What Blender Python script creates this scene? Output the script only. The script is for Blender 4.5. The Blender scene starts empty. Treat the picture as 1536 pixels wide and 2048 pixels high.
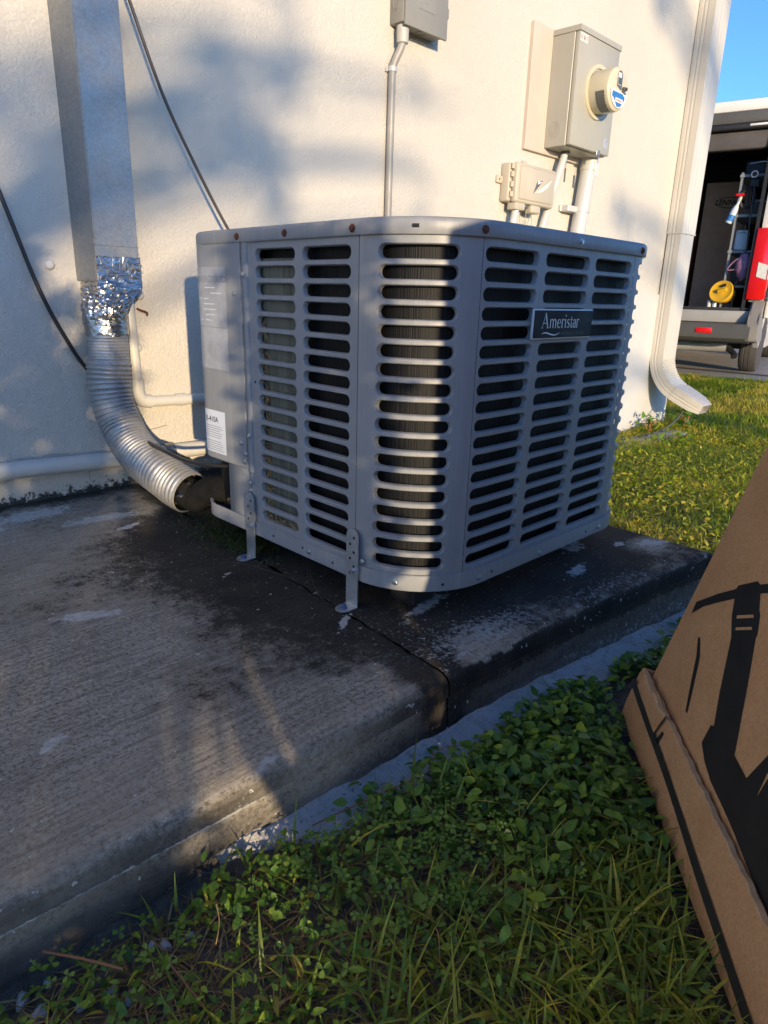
import bpy, bmesh, math, random
import numpy as np
from mathutils import Vector, Matrix

# ------------------------------------------------------------------ camera, sky, sun, exposure
scene = bpy.context.scene
rad = math.radians
CAM_H = 0.54
FPX, YAW, PITCH, ROLL = 1348.0, rad(44.99), rad(17.81), rad(-1.58)
fw = Vector((math.sin(YAW) * math.cos(PITCH), math.cos(YAW) * math.cos(PITCH), -math.sin(PITCH)))
rt = Vector((math.cos(YAW), -math.sin(YAW), 0))
dn = fw.cross(rt)
cr, sr = math.cos(ROLL), math.sin(ROLL)
c_right = cr * rt + sr * dn
c_down = -sr * rt + cr * dn
cam_data = bpy.data.cameras.new('camera')
cam = bpy.data.objects.new('camera', cam_data)
scene.collection.objects.link(cam)
rot = Matrix((c_right, -c_down, -fw)).transposed()
cam.matrix_world = Matrix.Translation((0, 0, CAM_H)) @ rot.to_4x4()
cam_data.sensor_fit = 'HORIZONTAL'
cam_data.sensor_width = 36
cam_data.lens = 36 * FPX / 1536
cam_data.clip_start = 0.02
cam_data.clip_end = 600
scene.camera = cam

SUN_AZ, SUN_EL = rad(26.0), rad(8.0)          # azimuth measured from the wall normal, towards the left
to_sun = Vector((-math.sin(SUN_AZ) * math.cos(SUN_EL), -math.cos(SUN_AZ) * math.cos(SUN_EL), math.sin(SUN_EL)))
world = bpy.data.worlds.new('World')
scene.world = world
world.use_nodes = True
wn = world.node_tree
bg = wn.nodes['Background']
sky = wn.nodes.new('ShaderNodeTexSky')
sky.sky_type = 'NISHITA'
sky.sun_disc = False
sky.sun_elevation = SUN_EL
sky.sun_rotation = math.atan2(to_sun.x, to_sun.y)
sky.air_density = 0.57
sky.dust_density = 0.25
sky.ozone_density = 4.0
wn.links.new(sky.outputs[0], bg.inputs[0])
bg.inputs[1].default_value = 0.15
sun_data = bpy.data.lights.new('sun', 'SUN')
sun_data.energy = 2.0
sun_data.angle = rad(0.55)
sun_data.color = (1.0, 0.785, 0.50)
sun = bpy.data.objects.new('sun', sun_data)
scene.collection.objects.link(sun)
sun.rotation_euler = to_sun.to_track_quat('Z', 'Y').to_euler()
scene.view_settings.view_transform = 'Standard'
scene.view_settings.look = 'None'
scene.view_settings.gamma = 1
scene.view_settings.use_curve_mapping = False
scene.view_settings.exposure = 1.6
scene.cycles.max_bounces = 8
scene.cycles.transparent_max_bounces = 8

rng = np.random.default_rng(7)
random.seed(7)
COL = scene.collection
WALL = 1.85

# ------------------------------------------------------------------ materials
def _nt(name):
    m = bpy.data.materials.new(name)
    m.use_nodes = True
    return m, m.node_tree, m.node_tree.nodes['Principled BSDF']

class NG:
    """tiny node helper"""
    def __init__(s, nt):
        s.nt = nt
        s.tc = nt.nodes.new('ShaderNodeTexCoord')
    def link(s, a, b):
        s.nt.links.new(a, b)
    def mapping(s, scale=(1, 1, 1), rotz=0.0, src=None, loc=(0, 0, 0)):
        n = s.nt.nodes.new('ShaderNodeMapping')
        n.inputs['Scale'].default_value = scale
        n.inputs['Rotation'].default_value = (0, 0, rotz)
        n.inputs['Location'].default_value = loc
        s.link(src or s.tc.outputs['Object'], n.inputs[0])
        return n.outputs[0]
    def noise(s, scale, detail=4, rough=0.55, vec=None, dist=0.0):
        n = s.nt.nodes.new('ShaderNodeTexNoise')
        n.inputs['Scale'].default_value = scale
        n.inputs['Detail'].default_value = detail
        n.inputs['Roughness'].default_value = rough
        n.inputs['Distortion'].default_value = dist
        s.link(vec or s.tc.outputs['Object'], n.inputs['Vector'])
        return n.outputs['Fac']
    def voro(s, scale, vec=None, feature='F1', out='Distance'):
        n = s.nt.nodes.new('ShaderNodeTexVoronoi')
        n.feature = feature
        n.inputs['Scale'].default_value = scale
        s.link(vec or s.tc.outputs['Object'], n.inputs['Vector'])
        return n.outputs[out]
    def ramp(s, fac, stops):
        n = s.nt.nodes.new('ShaderNodeValToRGB')
        e = n.color_ramp.elements
        while len(e) < len(stops):
            e.new(0.5)
        for k, (p, c) in enumerate(stops):
            e[k].position = p
            e[k].color = (*c, 1) if isinstance(c, (tuple, list)) else (c, c, c, 1)
        s.link(fac, n.inputs[0])
        return n.outputs[0]
    def math(s, op, a, b=0.0, clamp=False):
        n = s.nt.nodes.new('ShaderNodeMath')
        n.operation = op
        n.use_clamp = clamp
        for i, v in enumerate((a, b)):
            if isinstance(v, (int, float)):
                n.inputs[i].default_value = v
            else:
                s.link(v, n.inputs[i])
        return n.outputs[0]
    def mix(s, fac, a, b, mode='MIX'):
        n = s.nt.nodes.new('ShaderNodeMix')
        n.data_type = 'RGBA'
        n.blend_type = mode
        for k, v in ((0, fac), (6, a), (7, b)):
            if isinstance(v, (int, float)):
                n.inputs[k].default_value = v
            elif isinstance(v, (tuple, list)):
                n.inputs[k].default_value = (*v, 1) if len(v) == 3 else v
            else:
                s.link(v, n.inputs[k])
        return n.outputs[2]
    def bump(s, h, strength, dist, normal=None):
        n = s.nt.nodes.new('ShaderNodeBump')
        n.inputs['Strength'].default_value = strength
        n.inputs['Distance'].default_value = dist
        s.link(h, n.inputs['Height'])
        if normal:
            s.link(normal, n.inputs['Normal'])
        return n.outputs[0]
    def attr(s, name, out='Color'):
        n = s.nt.nodes.new('ShaderNodeAttribute')
        n.attribute_name = name
        return n.outputs[out]

def simple(name, color, rough=0.5, metal=0.0, var=0.12, vscale=8.0, bump=None, spec=0.5, aniso=None, coat=0.0):
    m, nt, b = _nt(name)
    g = NG(nt)
    n = g.noise(vscale, 5, 0.6)
    lo = tuple(c * (1 - var) for c in color)
    hi = tuple(min(1, c * (1 + var)) for c in color)
    col = g.ramp(n, [(0.3, lo), (0.7, hi)])
    g.link(col, b.inputs['Base Color'])
    r = g.ramp(g.noise(vscale * 3.1, 4), [(0.3, max(0.02, rough - 0.08)), (0.7, min(1, rough + 0.08))])
    g.link(r, b.inputs['Roughness'])
    b.inputs['Metallic'].default_value = metal
    b.inputs['Specular IOR Level'].default_value = spec
    if coat:
        b.inputs['Coat Weight'].default_value = coat
    if bump:
        g.link(g.bump(g.noise(bump[0], 5), bump[1], bump[2]), b.inputs['Normal'])
    return m

def stucco():
    m, nt, b = _nt('stucco')
    g = NG(nt)
    n1 = g.noise(120, 6, 0.62, dist=0.4)
    n2 = g.noise(190, 4, 0.6)
    n3 = g.noise(38, 4, 0.5, dist=0.3)
    plate = g.ramp(n1, [(0.40, 0.0), (0.58, 1.0)])
    h = g.math('ADD', g.math('MULTIPLY', plate, 0.45), g.math('ADD', g.math('MULTIPLY', n2, 0.35), g.math('MULTIPLY', n3, 1.0)))
    g.link(g.bump(h, 0.85, 0.0027), b.inputs['Normal'])
    big = g.noise(1.3, 5, 0.6)
    c = g.ramp(big, [(0.25, (0.53, 0.487, 0.418)), (0.75, (0.59, 0.547, 0.478))])
    sp = g.ramp(g.noise(160, 3, 0.5), [(0.27, (0.62, 0.60, 0.56)), (0.36, (1, 1, 1))])
    c = g.mix(0.55, c, g.mix(1.0, c, sp, 'MULTIPLY'))
    # mildew and splash stains just above the slab: black specks thinning out upwards
    sep = nt.nodes.new('ShaderNodeSeparateXYZ')
    g.link(g.tc.outputs['Object'], sep.inputs[0])
    zz = sep.outputs[2]
    fall = g.ramp(zz, [(0.0, 1.0), (0.16, 0.0)])
    base = g.ramp(zz, [(0.0, 1.0), (0.035, 0.0)])
    mild = g.math('ADD', g.noise(60, 6, 0.7), g.math('ADD', g.math('MULTIPLY', fall, 0.10), g.math('MULTIPLY', base, 0.22)))
    mk = g.ramp(mild, [(0.70, 0.0), (0.76, 1.0)])
    c = g.mix(mk, c, (0.05, 0.05, 0.045))
    g.link(c, b.inputs['Base Color'])
    b.inputs['Roughness'].default_value = 0.85
    b.inputs['Specular IOR Level'].default_value = 0.25
    return m

def concrete():
    """slab: broom finish; stain attributes: alg (black algae), lic (pale lichen), pale (bare light cement), tan (warm tone and painted sunlit patch)"""
    m, nt, b = _nt('concrete')
    g = NG(nt)
    broom_v = g.mapping((6, 190, 40), rad(-8))
    broom = g.noise(1.0, 5, 0.65, broom_v)
    fine = g.noise(150, 6, 0.85)
    mid = g.noise(34, 7, 0.68)
    big = g.noise(5, 6, 0.6)
    c = g.ramp(big, [(0.28, (0.39, 0.35, 0.285)), (0.72, (0.60, 0.545, 0.455))])
    c = g.mix(g.ramp(broom, [(0.38, 0.55), (0.58, 0.0)]), c, (0.145, 0.122, 0.095))
    c = g.mix(g.ramp(fine, [(0.38, 0.9), (0.52, 0.0)]), c, (0.085, 0.070, 0.055))
    c = g.mix(g.ramp(fine, [(0.55, 0.0), (0.68, 0.8)]), c, (0.66, 0.60, 0.50))
    c = g.mix(g.math('MULTIPLY', g.attr('dirt_shade', 'Fac'), g.ramp(mid, [(0.3, 1.0), (0.7, 0.8)])), c, (0.050, 0.044, 0.038))  # front face: grime and shade put into the colour
    tan = g.attr('tan', 'Fac')
    c = g.mix(g.math('MULTIPLY', tan, g.ramp(mid, [(0.3, 0.4), (0.65, 1.0)])), c, (0.44, 0.37, 0.275))
    # algae
    alg = g.attr('alg', 'Fac')
    a = g.math('ADD', alg, g.math('ADD', g.math('MULTIPLY', g.math('SUBTRACT', mid, 0.5), 1.1), g.math('MULTIPLY', g.math('SUBTRACT', fine, 0.5), 2.1)))
    ak = g.ramp(a, [(0.36, 0.0), (0.68, 1.0)])
    blk = g.ramp(g.noise(11, 4), [(0.35, (0.014, 0.0125, 0.011)), (0.7, (0.040, 0.033, 0.026))])
    c = g.mix(g.math('MULTIPLY', ak, 0.93), c, blk)
    # lichen
    lic = g.attr('lic', 'Fac')
    l = g.math('ADD', lic, g.math('ADD', g.math('MULTIPLY', g.math('SUBTRACT', g.noise(75, 7, 0.75), 0.5), 2.2), g.math('MULTIPLY', g.math('SUBTRACT', fine, 0.5), 1.6)))
    lk = g.ramp(l, [(0.60, 0.0), (0.82, 1.0)])
    c = g.mix(g.math('MULTIPLY', lk, 0.85), c, g.ramp(g.noise(18, 3), [(0.35, (0.36, 0.36, 0.33)), (0.65, (0.46, 0.50, 0.50))]))
    # scattered paint/lichen specks
    spk = g.ramp(g.noise(80, 3, 0.6), [(0.690, 0.0), (0.705, 1.0)])
    c = g.mix(spk, c, (0.60, 0.60, 0.56))
    pale = g.attr('pale', 'Fac')
    pk = g.ramp(g.math('ADD', pale, g.math('MULTIPLY', g.math('SUBTRACT', g.noise(48, 6, 0.7), 0.5), 1.5)), [(0.46, 0.0), (0.60, 0.95)])
    c = g.mix(pk, c, g.ramp(g.noise(90, 4), [(0.3, (0.40, 0.40, 0.38)), (0.7, (0.66, 0.66, 0.63))]))
    g.link(c, b.inputs['Base Color'])
    h = g.math('ADD', g.math('MULTIPLY', broom, 0.9), g.math('ADD', g.math('MULTIPLY', fine, 0.7), g.math('MULTIPLY', mid, 0.8)))
    g.link(g.bump(h, 0.9, 0.006), b.inputs['Normal'])
    b.inputs['Roughness'].default_value = 0.9
    b.inputs['Specular IOR Level'].default_value = 0.2
    return m

def veg(name, c0, c1, c2, rough=0.45, transl=0.3):
    """leaf: attribute 'tint' 0..1 runs c0 -> c1 -> c2"""
    m, nt, b = _nt(name)
    g = NG(nt)
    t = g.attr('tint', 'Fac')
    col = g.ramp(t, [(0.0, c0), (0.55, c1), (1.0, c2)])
    col = g.mix(0.5, col, g.mix(1.0, col, g.ramp(g.noise(220, 3), [(0.3, (0.6, 0.6, 0.6)), (0.7, (1.25, 1.25, 1.2))]), 'MULTIPLY'))
    g.link(col, b.inputs['Base Color'])
    b.inputs['Roughness'].default_value = rough
    b.inputs['Specular IOR Level'].default_value = 0.4
    tr = nt.nodes.new('ShaderNodeBsdfTranslucent')
    g.link(g.mix(1.0, col, (1.3, 1.25, 0.6), 'MULTIPLY'), tr.inputs[0])
    mx = nt.nodes.new('ShaderNodeMixShader')
    mx.inputs[0].default_value = transl
    g.link(b.outputs[0], mx.inputs[1])
    g.link(tr.outputs[0], mx.inputs[2])
    g.link(mx.outputs[0], nt.nodes['Material Output'].inputs[0])
    return m

def ground_mat():
    m, nt, b = _nt('soil')
    g = NG(nt)
    c = g.ramp(g.noise(45, 7, 0.7), [(0.3, (0.055, 0.043, 0.032)), (0.55, (0.13, 0.108, 0.08)), (0.75, (0.24, 0.205, 0.155))])
    far = g.ramp(g.noise(8, 6, 0.7), [(0.3, (0.045, 0.075, 0.014)), (0.7, (0.11, 0.14, 0.03))])
    sep = nt.nodes.new('ShaderNodeSeparateXYZ')
    g.link(g.tc.outputs['Object'], sep.inputs[0])
    k = g.ramp(g.math('DIVIDE', sep.outputs[0], 10.0), [(0.14, 0.0), (0.35, 0.8), (0.7, 1.0)])
    c = g.mix(k, c, far)
    g.link(c, b.inputs['Base Color'])
    g.link(g.bump(g.noise(90, 6, 0.7), 0.8, 0.01), b.inputs['Normal'])
    b.inputs['Roughness'].default_value = 0.95
    return m

def cardboard():
    m, nt, b = _nt('cardboard')
    g = NG(nt)
    n = g.noise(14, 6, 0.65)
    c = g.ramp(n, [(0.3, (0.47, 0.262, 0.122)), (0.7, (0.56, 0.325, 0.16))])
    f = g.noise(240, 4, 0.7)
    c = g.mix(0.6, c, g.mix(1.0, c, g.ramp(f, [(0.3, (0.72, 0.70, 0.68)), (0.7, (1.2, 1.2, 1.2))]), 'MULTIPLY'))
    sc = g.ramp(g.noise(5, 7, 0.75), [(0.56, 0.0), (0.70, 0.45)])
    c = g.mix(g.ramp(g.noise(1.0, 4, 0.6, g.mapping((9, 9, 130))), [(0.66, 0.0), (0.74, 0.45)]), c, (0.60, 0.41, 0.25))
    c = g.mix(sc, c, (0.27, 0.155, 0.085))
    g.link(c, b.inputs['Base Color'])
    wv = nt.nodes.new('ShaderNodeTexWave'); wv.inputs['Scale'].default_value = 55; wv.inputs['Distortion'].default_value = 0.6
    g.link(g.mapping((0.777, 0.629, 0.0), 0.0), wv.inputs['Vector'])
    hh = g.math('ADD', g.math('MULTIPLY', wv.outputs['Fac'], 0.10), g.math('ADD', g.noise(60, 5), g.math('MULTIPLY', g.noise(7, 4), 2.5)))
    g.link(g.bump(hh, 0.35, 0.003), b.inputs['Normal'])
    b.inputs['Roughness'].default_value = 0.8
    b.inputs['Specular IOR Level'].default_value = 0.25
    return m

def mortar_mat():
    m, nt, b = _nt('mortar')
    g = NG(nt)
    c = g.ramp(g.noise(26, 6, 0.7), [(0.3, (0.50, 0.475, 0.43)), (0.5, (0.66, 0.64, 0.60)), (0.7, (0.76, 0.74, 0.70))])
    c = g.mix(g.ramp(g.noise(140, 4, 0.7), [(0.62, 0.0), (0.70, 0.9)]), c, (0.05, 0.045, 0.04))
    c = g.mix(g.ramp(g.noise(60, 5, 0.7), [(0.55, 0.0), (0.72, 0.6)]), c, (0.14, 0.115, 0.085))
    g.link(c, b.inputs['Base Color'])
    g.link(g.bump(g.noise(110, 6, 0.75), 1.0, 0.010), b.inputs['Normal'])
    b.inputs['Roughness'].default_value = 0.92
    return m

def galv(name='galvanised', base=(0.31, 0.315, 0.31), rough=0.52, metal=0.8):
    m, nt, b = _nt(name)
    g = NG(nt)
    sp = g.ramp(g.voro(70), [(0.1, 0.35), (0.6, 0.65)])
    n = g.noise(130, 5, 0.7)
    c = g.mix(0.35, base, g.mix(1.0, base, g.ramp(n, [(0.3, 0.55), (0.7, 1.3)]), 'MULTIPLY'))
    c = g.mix(0.12, c, sp, 'OVERLAY')
    g.link(c, b.inputs['Base Color'])
    b.inputs['Metallic'].default_value = metal
    r = g.ramp(g.noise(18, 5, 0.65), [(0.3, rough - 0.1), (0.7, rough + 0.14)])
    g.link(r, b.inputs['Roughness'])
    g.link(g.bump(g.noise(7, 4), 0.25, 0.01), b.inputs['Normal'])
    return m

def foil_mat():
    m, nt, b = _nt('foil')
    g = NG(nt)
    b.inputs['Base Color'].default_value = (0.48, 0.47, 0.45, 1)
    b.inputs['Metallic'].default_value = 1.0
    b.inputs['Roughness'].default_value = 0.27
    v = g.noise(38, 6, 0.55, dist=1.6)
    g.link(g.bump(v, 0.4, 0.008), b.inputs['Normal'])
    return m

def ac_paint():
    m, nt, b = _nt('ac_paint')
    g = NG(nt)
    n = g.noise(5, 6, 0.6)
    c = g.ramp(n, [(0.3, (0.238, 0.244, 0.248)), (0.7, (0.282, 0.288, 0.292))])
    streak = g.noise(1.0, 5, 0.6, g.mapping((60, 60, 1.6)))
    c = g.mix(g.ramp(streak, [(0.52, 0.0), (0.75, 0.4)]), c, (0.40, 0.405, 0.40))
    dirt_shade = g.ramp(g.noise(110, 5, 0.7), [(0.66, 0.0), (0.74, 0.5)])  # dirt specks, thickest low on the unit
    sep = nt.nodes.new('ShaderNodeSeparateXYZ')
    g.link(g.tc.outputs['Object'], sep.inputs[0])
    low = g.ramp(sep.outputs[2], [(0.05, 1.0), (0.16, 0.1)])
    c = g.mix(g.math('MULTIPLY', dirt_shade, low), c, (0.10, 0.085, 0.065))
    g.link(c, b.inputs['Base Color'])
    g.link(g.ramp(g.noise(14, 5), [(0.3, 0.36), (0.7, 0.52)]), b.inputs['Roughness'])
    g.link(g.bump(g.noise(6, 3), 0.22, 0.012), b.inputs['Normal'])
    return m

def coil_mat():
    m, nt, b = _nt('coil_fins')
    g = NG(nt)
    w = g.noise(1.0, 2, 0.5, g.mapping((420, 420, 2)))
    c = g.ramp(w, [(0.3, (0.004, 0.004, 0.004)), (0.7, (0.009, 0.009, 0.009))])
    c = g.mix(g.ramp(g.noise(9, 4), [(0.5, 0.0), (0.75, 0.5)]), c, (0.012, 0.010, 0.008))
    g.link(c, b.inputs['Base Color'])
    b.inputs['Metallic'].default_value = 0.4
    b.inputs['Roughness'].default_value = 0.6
    g.link(g.bump(w, 0.8, 0.002), b.inputs['Normal'])
    return m

def end_plate_mat():
    m, nt, b = _nt('coil_end_plate')
    g = NG(nt)
    w = g.noise(1.0, 4, 0.6, g.mapping((90, 90, 5)))
    c = g.ramp(w, [(0.3, (0.05, 0.053, 0.040)), (0.7, (0.17, 0.175, 0.13))])
    g.link(c, b.inputs['Base Color'])
    b.inputs['Metallic'].default_value = 0.2
    b.inputs['Roughness'].default_value = 0.55
    return m

M = dict(
    stucco=stucco(), concrete=concrete(), soil=ground_mat(), cardboard=cardboard(), galv=galv(), foil=foil_mat(),
    ac=ac_paint(), coil=coil_mat(), endplate=end_plate_mat(),
    basepaint=simple('base_paint', (0.50, 0.49, 0.46), 0.8, var=0.06, vscale=3, bump=(120, 0.3, 0.003)),
    hose=galv('hose_metal', (0.42, 0.41, 0.39), 0.50, 0.65),
    strap=galv('strap_metal', (0.52, 0.56, 0.60), 0.45),
    dark=simple('dark_inside', (0.012, 0.012, 0.013), 0.8),
    rust=simple('rust', (0.12, 0.035, 0.015), 0.85, var=0.4, vscale=200),
    screw=simple('screw_metal', (0.55, 0.56, 0.58), 0.35, 0.9),
    boltblue=simple('blue_bolt', (0.08, 0.14, 0.30), 0.4, 0.4),
    black=simple('black_rubber', (0.014, 0.014, 0.015), 0.5),
    blackplate=simple('black_badge', (0.012, 0.012, 0.013), 0.55, spec=0.25),
    silver=simple('silver_print', (0.72, 0.72, 0.72), 0.4, 0.2),
    dimprint=simple('dim_print', (0.10, 0.10, 0.10), 0.5),
    pvc=simple('pvc', (0.56, 0.54, 0.49), 0.38, var=0.08, vscale=4),
    pvcwhite=simple('pvc_white', (0.50, 0.485, 0.45), 0.35, var=0.05, vscale=4),
    greybox=simple('grey_plastic', (0.235, 0.225, 0.20), 0.5, var=0.08, vscale=6),
    conduit=simple('grey_conduit', (0.30, 0.275, 0.24), 0.42, var=0.08),
    conduitlight=simple('grey_fitting', (0.40, 0.375, 0.33), 0.45, var=0.08),
    meterbox=simple('meter_enamel', (0.36, 0.34, 0.28), 0.42, var=0.05, vscale=4),
    metercream=simple('meter_cream', (0.56, 0.49, 0.34), 0.4, var=0.05),
    meterwhite=simple('meter_white', (0.66, 0.64, 0.58), 0.3, var=0.04),
    lcd=simple('lcd', (0.06, 0.085, 0.08), 0.2),
    blue=simple('blue_label', (0.03, 0.16, 0.42), 0.4, var=0.05),
    smoke=simple('smoked_plastic', (0.10, 0.095, 0.085), 0.25),
    board=simple('painted_board', (0.52, 0.43, 0.35), 0.75, var=0.08, vscale=5),
    telecom=simple('telecom_beige', (0.47, 0.41, 0.31), 0.5, var=0.05),
    telelight=simple('telecom_inner', (0.78, 0.72, 0.62), 0.5, var=0.05),
    sticker=simple('sticker', (0.72, 0.64, 0.58), 0.5),
    label=simple('white_label', (0.66, 0.69, 0.74), 0.45, var=0.06),
    labelfaded=simple('faded_label', (0.355, 0.365, 0.385), 0.38, var=0.18, vscale=30),
    labelink=simple('label_ink', (0.07, 0.07, 0.09), 0.5),
    labelink2=simple('label_ink_faded', (0.22, 0.24, 0.28), 0.5),
    alu=simple('painted_aluminium', (0.54, 0.50, 0.425), 0.42, var=0.05, vscale=3),
    cable=simple('black_cable', (0.018, 0.017, 0.017), 0.4),
    cablebrown=simple('brown_cable', (0.06, 0.045, 0.04), 0.5),
    cablegrey=simple('grey_cable', (0.35, 0.35, 0.30), 0.5),
    insulation=simple('pipe_insulation', (0.012, 0.011, 0.010), 0.9, spec=0.15, var=0.4, vscale=40, bump=(70, 0.6, 0.005)),
    copper=simple('copper', (0.55, 0.22, 0.10), 0.4, 0.9),
    brass=simple('brass', (0.35, 0.26, 0.12), 0.45, 0.8),
    debris=simple('dry_straw', (0.34, 0.21, 0.09), 0.8, var=0.3, vscale=90),
    print=simple('black_print', (0.016, 0.015, 0.014), 0.6),
    bandstrap=simple('plastic_strap', (0.030, 0.030, 0.027), 0.4),
    flute=simple('cardboard_edge', (0.46, 0.31, 0.18), 0.8, var=0.2, vscale=60),
    mortar=mortar_mat(),
    stone=simple('stone', (0.42, 0.41, 0.40), 0.85, var=0.3, vscale=60, bump=(90, 0.5, 0.004)),
    twig=simple('pine_needle', (0.30, 0.12, 0.05), 0.7, var=0.2),
    bark=simple('bark', (0.10, 0.075, 0.055), 0.9, var=0.3, vscale=30, bump=(40, 0.8, 0.02)),
    drive=simple('driveway_concrete', (0.40, 0.345, 0.27), 0.85, var=0.15, vscale=6, bump=(90, 0.4, 0.004)),
    kerb=simple('kerb_dark', (0.05, 0.045, 0.04), 0.85),
    asphalt=simple('asphalt', (0.055, 0.055, 0.058), 0.85, var=0.2, vscale=40),
    vanwhite=simple('van_white', (0.70, 0.68, 0.64), 0.3, var=0.03, coat=0.4),
    vancorner=simple('van_bumper_corner', (0.22, 0.20, 0.175), 0.5, var=0.06),
    vangrey=simple('van_bumper', (0.075, 0.072, 0.066), 0.5, var=0.06),
    vandark=simple('van_lining', (0.07, 0.062, 0.06), 0.7, var=0.15),
    vansill=simple('van_sill', (0.27, 0.265, 0.25), 0.45, var=0.06),
    red=simple('tail_red', (0.62, 0.008, 0.010), 0.2, var=0.1, coat=0.5),
    clear=simple('tail_clear', (0.62, 0.60, 0.56), 0.2, var=0.15, vscale=40, coat=0.5),
    tyre=simple('tyre', (0.055, 0.050, 0.045), 0.8, var=0.15, vscale=50),
    rim=simple('rim', (0.5, 0.5, 0.5), 0.35, 0.9),
    glass=simple('van_glass', (0.02, 0.022, 0.025), 0.08),
    steel=simple('steel_shelf', (0.25, 0.255, 0.26), 0.5, 0.2),
    yellow=simple('yellow_plastic', (0.72, 0.40, 0.02), 0.4, var=0.08),
    purple=simple('purple_bag', (0.28, 0.14, 0.24), 0.6, var=0.2, vscale=30),
    bottle=simple('bottle_plastic', (0.55, 0.60, 0.66), 0.35, var=0.1),
    vanbox=simple('brown_carton', (0.55, 0.34, 0.22), 0.8, var=0.1),
    vanboxtop=simple('brown_carton_tape', (0.24, 0.15, 0.095), 0.8, var=0.1),
    vanprint=simple('carton_print', (0.05, 0.02, 0.018), 0.7),
    neighbour=simple('neighbour_wall', (0.62, 0.55, 0.46), 0.8, var=0.06),
    roof=simple('roof_shingle', (0.30, 0.27, 0.24), 0.85, var=0.2, vscale=12),
    moss=veg('moss', (0.035, 0.04, 0.012), (0.055, 0.075, 0.016), (0.10, 0.11, 0.03), 0.8, 0.1),
    grass=veg('grass', (0.120, 0.174, 0.021), (0.252, 0.316, 0.033), (0.623, 0.512, 0.076), 0.45, 0.35),
    lawn=veg('lawn_grass', (0.172, 0.240, 0.018), (0.345, 0.406, 0.029), (0.688, 0.522, 0.089), 0.5, 0.45),
    dry=veg('dry_blades', (0.158, 0.094, 0.041), (0.317, 0.202, 0.086), (0.518, 0.389, 0.187), 0.8, 0.15),
    leaf=veg('weed_leaf', (0.059, 0.129, 0.021), (0.119, 0.230, 0.029), (0.283, 0.391, 0.042), 0.42, 0.28),
    clover=veg('clover', (0.074, 0.157, 0.023), (0.126, 0.239, 0.033), (0.254, 0.363, 0.056), 0.45, 0.3),
    yleaf=veg('yellowing_leaf', (0.10, 0.12, 0.02), (0.22, 0.20, 0.03), (0.36, 0.28, 0.05), 0.45, 0.3),
    treeleaf=veg('tree_leaf', (0.03, 0.06, 0.015), (0.06, 0.10, 0.02), (0.10, 0.14, 0.03), 0.5, 0.2),
)

# ------------------------------------------------------------------ object helpers
def tag(o, label=None, cat=None, group=None, kind=None):
    if label: o['label'] = label
    if cat: o['category'] = cat
    if group: o['group'] = group
    if kind: o['kind'] = kind
    return o

def thing(name, label, cat, loc=(0, 0, 0), group=None, matrix=None):
    o = bpy.data.objects.new(name, None)
    o.empty_display_size = 0.1
    COL.objects.link(o)
    o.matrix_world = matrix if matrix is not None else Matrix.Translation(loc)
    return tag(o, label, cat, group)

def attach(o, parent, local=False):
    if parent is not None:
        o.parent = parent
        if not local:
            pm = parent.matrix_basis.copy()
            q = parent.parent
            if q is not None:
                pm = q.matrix_basis @ parent.matrix_parent_inverse @ pm
            o.matrix_parent_inverse = pm.inverted()
    return o

def link_mesh(name, me, mat, parent=None, local=False, smooth=None):
    if mat is not None and len(me.materials) == 0:
        me.materials.append(mat)
    if smooth is not None:
        me.polygons.foreach_set('use_smooth', [True] * len(me.polygons))
        me.set_sharp_from_angle(angle=rad(smooth))
    o = bpy.data.objects.new(name, me)
    COL.objects.link(o)
    return attach(o, parent, local)

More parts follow.
